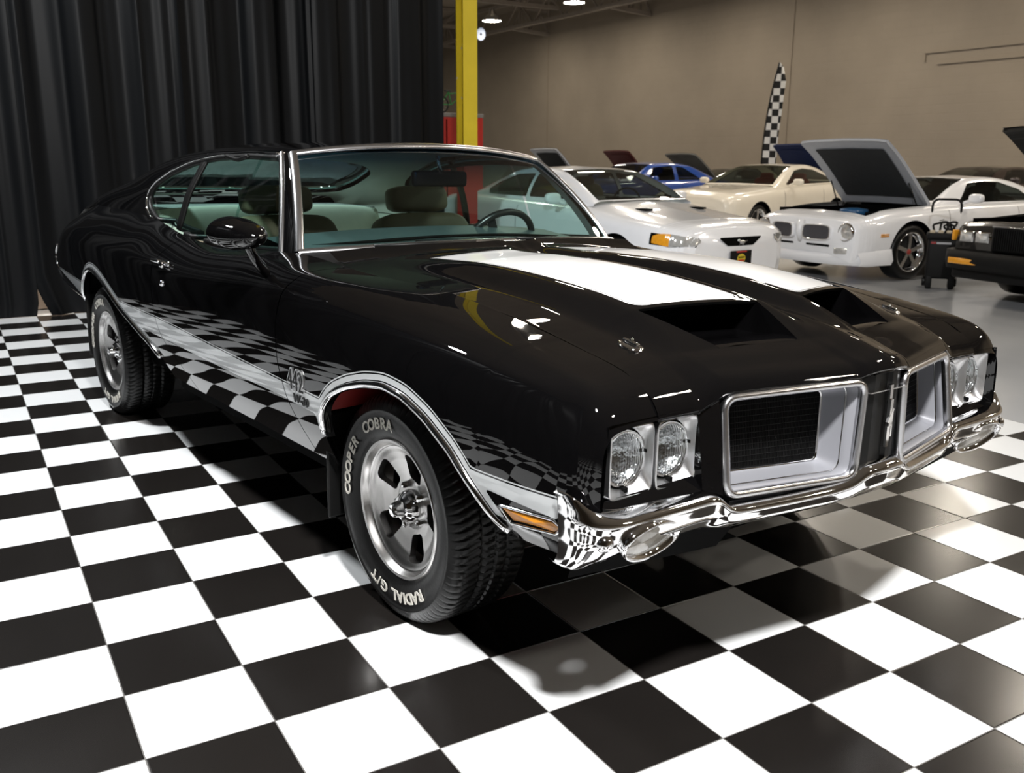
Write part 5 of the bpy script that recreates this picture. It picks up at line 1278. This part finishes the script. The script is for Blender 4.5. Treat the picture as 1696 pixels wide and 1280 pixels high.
def bird_bits(root, sy, paint, d):
    nz = lambda z: .0
    for sg in (-1, 1):
        fl = (lambda q: q) if sg < 0 else mir
        n = 30; t = np.linspace(0, 2*pi, n, endpoint=False); sq = lambda hw, hh, e: np.stack([np.zeros(n), hw*np.sign(np.cos(t))*np.abs(np.cos(t))**e, hh*np.sign(np.sin(t))*np.abs(np.sin(t))**e], 1)
        C = A([.055, -.29, .585]); tilt = A(Matrix.Translation(Vector(C)) @ Matrix.Rotation(radians(-8), 4, 'Z'))
        rg = grid(np.stack([sq(.215, .098, .45)+A([-.05,0,0]), sq(.222, .102, .45)+A([.004,0,0]), sq(.20, .088, .4)+A([.006,0,0]), sq(.195, .084, .4)+A([-.02,0,0])]), closev=True)
        gr = make('grille_surround', *fl(xform(rg, tilt)), paint, root)
        make('grille_ring', *fl(xform(grid(np.stack([sq(.203,.091,.4)+A([.008,0,0]), sq(.194,.083,.4)+A([.010,0,0]), sq(.192,.081,.4)+A([-.01,0,0])]), closev=True), tilt)), M_chrome, gr)
        V, F = fl(xform((np.vstack([sq(.197,.086,.4)+A([-.012,0,0])]), [tuple(range(n))]), tilt)); make('grille_mesh', V, F, M_gmesh, gr, smooth=False)
        hl = make('headlamp', *fl(move(lathe([(.112,-.10),(.112,-.005),(.100,.002),(.090,-.02),(.087,-.022)], 36, 'x'), (.0, -.70, .60))), M_chrome, root)
        make('headlamp_lens', *fl(move(lathe([(.089,-.02),(.06,-.004),(.0001,.002)], 30, 'x'), (.0, -.70, .60))), M_clearl, hl)
        make('parking_lamp', *fl(xform(rbox((0, 0, 0), (.03, .17, .075), .02), A(Matrix.Translation((.0, -.66, .375)) @ Matrix.Rotation(radians(-20), 4, 'Z')))), M_clearl, root)
        m = MB(); 
        for z in (.553, .575): m.add(rbox((-.47, -(sy(-.47, z)+.004), z), (.135, .012, .016), .003))
        make('side_marker', *fl((np.vstack(m.V), m.F)), M_amb2, root)
        # spoiler flare ahead of the front wheel
        fp = [[(-.60 + .5*t, -(.925 - .05*t**2), .20), (-.60 + .5*t, -(.955 - .05*t**2), .26), (-.60 + .52*t, -(.915 - .06*t**2), .40 - .04*t)] for t in np.linspace(0, 1, 8)]
        make('fender_flare', *fl(grid(A(fp))), paint, root)
        m = MB(); 
        for k in range(3): m.add(bar((-1.42-.02*k, -(sy(-1.4, .75)+.003), .72 - .05*k), (-1.50-.02*k, -(sy(-1.5, .75)+.003), .735 - .05*k), .012, .006))
        make('fender_vent', *fl((np.vstack(m.V), m.F)), M_flat, root, smooth=False)
    m = MB()
    lip = [[(x, y, z) for x, z in ((.03 - .25*abs(y)**3, .33), (.08 - .28*abs(y)**3, .205), (.05 - .28*abs(y)**3, .20))] for y in np.linspace(-.88, .88, 30)]
    make('front_spoiler', *grid(A(lip), flip=True), paint, root); 
    for y in (-.30, .30): make('lower_intake', *rbox((.02, y, .425), (.02, .38, .028), .01), M_flat, root)
    make('nose_peak', *tube([(.0, 0, .46), (.045, 0, .58), (.02, 0, .72)], .045, (0, 1, 0)), paint, root)
FB['extra'] = [bird_bits]; FB['wheel'] = lambda: simple_wheel(.345, .26, .24, 5, cap=M_redint)
gencar('white seventies pony car with its hood up and dark split grilles', (8.231, 5.471), radians(177.6), .904, M_pwhite, FB)

GN = dict( # boxy eighties coupe, hood up
 body=[(0,.84,.38,.68,.70),(-.04,.87,.33,.76,.79),(-.12,.885,.28,.80,.83),(-.5,.90,.25,.84,.87),(-1.0,.905,.25,.87,.90),(-1.6,.905,.25,.90,.92),(-2.5,.905,.25,.92,.93),(-3.6,.905,.26,.93,.95),(-4.4,.89,.30,.92,.94),(-4.9,.87,.36,.88,.90),(-5.05,.85,.42,.80,.82)],
 green=[(-1.75,.72,.92,.69,.93,.945),(-2.1,.735,.92,.63,1.14,1.17),(-2.45,.745,.92,.58,1.30,1.335),(-3.0,.75,.925,.58,1.33,1.37),(-3.5,.745,.93,.59,1.30,1.34),(-3.95,.74,.935,.62,1.06,1.09),(-4.1,.735,.92,.66,.94,.95)],
 side=[[(-2.1,.945),(-2.42,1.26),(-3.0,1.295),(-3.0,.945)],[(-3.08,.945),(-3.08,1.295),(-3.45,1.27),(-3.5,.95)]], ws=(-1.8,-2.42), rs=(-3.55,-4.02), axles=(-.98,-3.73), wr=.335, arch=.37, track=.76, cuts=(-1.7,-3.05), seat=M_dark, sharp=1.0, shw=.96, mirror=(-2.15,1.0),
 hood=dict(x0=-1.62, x1=-.12, y=.74, ang=radians(38), under=M_trimblack, clean=M_dark))
def gn_bits(root, sy, paint, d):
    for sg in (-1, 1):
        for y in (.69, .50):
            b = make('headlamp', *rbox((.012, sg*y, .66), (.03, .165, .115), .01), M_chrome, root); make('headlamp_lens', *rbox((.024, sg*y, .66), (.02, .145, .095), .008), M_clearl, b)
        make('corner_lamp', *rbox((-.05, sg*.865, .665), (.14, .03, .11), .01), M_amb2, root)
        make('bumper_lamp', *rbox((.112, sg*.62, .415), (.05, .36, .062), .01), M_amb2, root)
    make('grille', *rbox((.035, 0, .66), (.10, .70, .25), .025), M_blackplastic, root); m = MB()
    for y in np.linspace(-.31, .31, 26): m.add(box((.087, y, .66), (.006, .006, .20)))
    m.build('grille_bars', M_flat, root, smooth=False); make('grille_trim', *tube([(.088, -.34, .785), (.088, .34, .785)], .007), M_chrome, root)
    P_ = [(-.55, -.945, .46), (-.1, -.945, .46), (.06, -.88, .46), (.10, -.6, .46), (.12, 0, .46), (.10, .6, .46), (.06, .88, .46), (-.1, .945, .46), (-.55, .945, .46)]
    make('front_bumper', *sweep(smoothpath(P_, 50, 1), [(.065, .0), (.06, .03), (-.05, .035), (-.13, .02), (-.13, -.05), (.06, -.06)], (0, 0, 1), caps=True), M_blackplastic, root)
    make('valance', *rbox((-.02, 0, .30), (.16, 1.62, .14), .03), M_blackplastic, root)
GN['extra'] = [gn_bits]; GN['wheel'] = lambda: simple_wheel(.335, .24, .20, 5, dark=True)
gencar('black boxy eighties coupe with its hood up, cut off by the right edge', (8.10, 2.70), radians(174), .925, M_bblack, GN)

CR_ = dict( # ivory grand tourer
 body=[(0,.66,.32,.66,.72),(-.04,.78,.26,.76,.82),(-.12,.86,.22,.82,.89),(-.4,.93,.20,.88,.94),(-.9,.965,.20,.91,.97),(-1.6,.97,.21,.965,1.01),(-2.3,.955,.22,.985,1.02),(-3.2,.965,.23,1.01,1.03),(-3.8,.975,.24,1.02,1.04),(-4.4,.92,.28,.99,1.02),(-4.7,.84,.34,.93,.96),(-4.85,.78,.45,.84,.86)],
 green=[(-1.62,.80,.985,.78,.99,1.015),(-1.9,.80,.985,.72,1.12,1.155),(-2.3,.80,.99,.645,1.26,1.30),(-2.65,.80,1.0,.60,1.335,1.38),(-3.1,.80,1.01,.59,1.345,1.40),(-3.5,.795,1.02,.60,1.30,1.355),(-4.0,.785,1.03,.64,1.16,1.20),(-4.4,.77,1.02,.69,1.03,1.05)],
 side=[[(-2.0,1.01),(-2.55,1.27),(-2.9,1.31),(-3.3,1.285),(-3.85,1.13),(-3.95,1.06),(-3.8,1.04)]], ws=(-1.66,-2.58), rs=(-3.55,-4.32), axles=(-.92,-3.70), wr=.35, arch=.40, track=.80, cuts=(-1.75,-3.2), seat=M_redint, mirror=(-2.05,1.07), wheel=lambda: simple_wheel(.35, .27, .26, 5))
gencar('ivory grand touring coupe with red seats parked behind the raised white hood', (9.95, 9.5), radians(194), .90, M_ivory, CR_)
BL_ = dict(FB); BL_.pop('hood'); BL_['extra'] = []; BL_['wheel'] = lambda: simple_wheel(.33, .22, .20, 5)
BL_['body'] = [(x, w*.98, zb, zs + .05, zc + .05) for x, w, zb, zs, zc in FB['body']]
BL_['green'] = [(-1.45,.70,.95,.69,.955,.97),(-1.75,.715,.95,.63,1.16,1.19),(-2.05,.725,.95,.585,1.29,1.325),(-2.6,.73,.955,.575,1.315,1.36),(-3.1,.725,.96,.58,1.27,1.32),(-3.6,.72,.965,.60,1.12,1.16),(-3.95,.715,.96,.64,.99,1.01)]
BL_['side'] = [[(-1.86,.98),(-2.06,1.245),(-2.55,1.28),(-2.62,1.275),(-2.62,.98)],[(-2.72,.98),(-2.72,1.27),(-2.95,1.245),(-3.42,.99)]]; BL_['ws'] = (-1.50,-2.02); BL_['rs'] = (-3.2,-3.88); BL_['mirror'] = (-1.8,1.02); BL_['cuts'] = (-1.5,-2.7)
gencar('bright blue vintage coupe behind the white nineties coupe', (9.9, 13.2), radians(183), .93, M_blue, BL_)
# further row: cars with raised hoods, each set by the top edge of its lid
M_hred = mat('dark_red_hood_lining', (.085, .008, .009), .7, noise=.15); M_hnavy = mat('navy_hood_lining', (.010, .022, .085), .7, noise=.15); M_hgrey = mat('grey_hood_lining', (.16, .16, .15), .7, noise=.3, nscale=3)
RW = dict(FB); RW['extra'] = []; RW['wheel'] = BL_['wheel']
def row_car(label, u, v, depth, paint, under, k=.92, yaw=178, hood=True, seat=M_dark):
    S = dict(RW); C, d = ray(u, v); p = C + d*depth; a = radians(yaw)
    if hood:
        zl = p[2]/k; ang = math.asin(min(.95, max(.2, (zl - .90)/1.2))); S['hood'] = dict(x0=-1.50, x1=-.30, y=.72, ang=ang, under=under, clean=M_dark, pad=under if under in (M_hred, M_hnavy, M_hgrey) else M_insul); lx = -1.5 + 1.2*cos(ang)
    else: S.pop('hood', None); lx = -2.6
    nose = p[:2] - k*lx*A([cos(a), sin(a)]); return gencar(label, nose, a, k, paint, S)
row_car('navy car with raised hood showing above the roof of the black car', 905, 243, 22, M_navy, M_under, k=.86)
row_car('dark red car in the far row, only its raised hood showing over the blue roof', 1024, 247, 26, M_dred, M_hred, k=.86)
row_car('grey car with raised hood behind the tail of the blue coupe', 1130, 251, 24.4, M_pgrey, M_hgrey, k=.88)
row_car('blue car with raised hood beyond the ivory coupe', 1322, 236, 20, M_blue, M_hnavy, k=.9)
row_car('dark maroon car behind the white pony car at the right edge', 1640, 271, 18.5, M_maroon, M_flat, k=.98, hood=False)

# wheeled black jump starter in front of the pony car
js = empty('jump_starter', (8.78, 4.02, 0), radians(-52), 'black wheeled jump starter box with looped handle and cables beside the front wheel', 'jump starter')
mb = MB(); mb.add(rbox((0, 0, .32), (.30, .20, .44), .025)); mb.add(rbox((0, 0, .545), (.34, .24, .07), .02)); mb.add(rbox((-.11, -.02, .07), (.06, .16, .14), .01)); mb.add(rbox((.11, -.02, .07), (.06, .16, .14), .01)); mb.build('body', M_blackplastic, js)
make('handle', *tube(smoothpath([(-.14, .09, .55), (-.14, .09, .88), (-.11, .09, .92), (.11, .09, .92), (.14, .09, .88), (.14, .09, .55)], 40, .7), .012), M_blackplastic, js)
for x in (-.15, .15): make('wheel', *move(lathe([(.0, .02), (.05, .02), (.055, .01), (.055, -.01), (.05, -.02), (0, -.02)], 24, 'x'), (x, .10, .055)), M_rubber, js)
mb = MB()
for k_ in range(4): mb.add(rbox((-.12 + .08*k_, -.06, .59), (.05, .05, .03), .008))
mb.build('socket', mat('beige_plastic', (.5, .42, .30), .5), js)
for k_ in range(4): make('cable', *tube(smoothpath([(-.10 + .05*k_, -.03, .58), (-.12 + .08*k_, .02, .66 + .03*(k_ % 2)), (.02*k_, .06, .69), (.10 - .04*k_, .03, .64), (.06, -.02, .58)], 30, 1), .011), M_blackplastic, js)
make('front_label', *box((.0, -.1012, .475), (.14, .001, .020)), mat('label_grey', (.35, .35, .37), .5), js, smooth=False)
make('red_label', *box((-.10, -.1012, .478), (.05, .001, .022)), mat('label_red', (.25, .02, .02), .5), js, smooth=False)
# ------------------------------------------------------------------ show lights over the stage, added fill behind the drapes, exposure
area('stage_light', (0.15, -2.35, 3.7), (1.2, .6, .4), .34, 390, (1, .985, .97))
area('stage_light', (-1.0, 3.6, 4.7), (.8, 3.8, .3), .36, 280, (.97, .99, 1))
area('gap_fill_light', (.95, 6.64, 1.5), (.3, 6.86, .15), .1, 26, (1, .9, .78))  # added unseen fill that brightens the beige wall in the drape gap
SC.view_settings.view_transform = 'Standard'; SC.view_settings.look = 'None'; SC.view_settings.gamma = 1; SC.view_settings.exposure = 0
SC.view_settings.use_curve_mapping = False
SC.cycles.max_bounces = 12; SC.cycles.transparent_max_bounces = 16; SC.cycles.sample_clamp_indirect = 6; SC.cycles.use_denoising = True
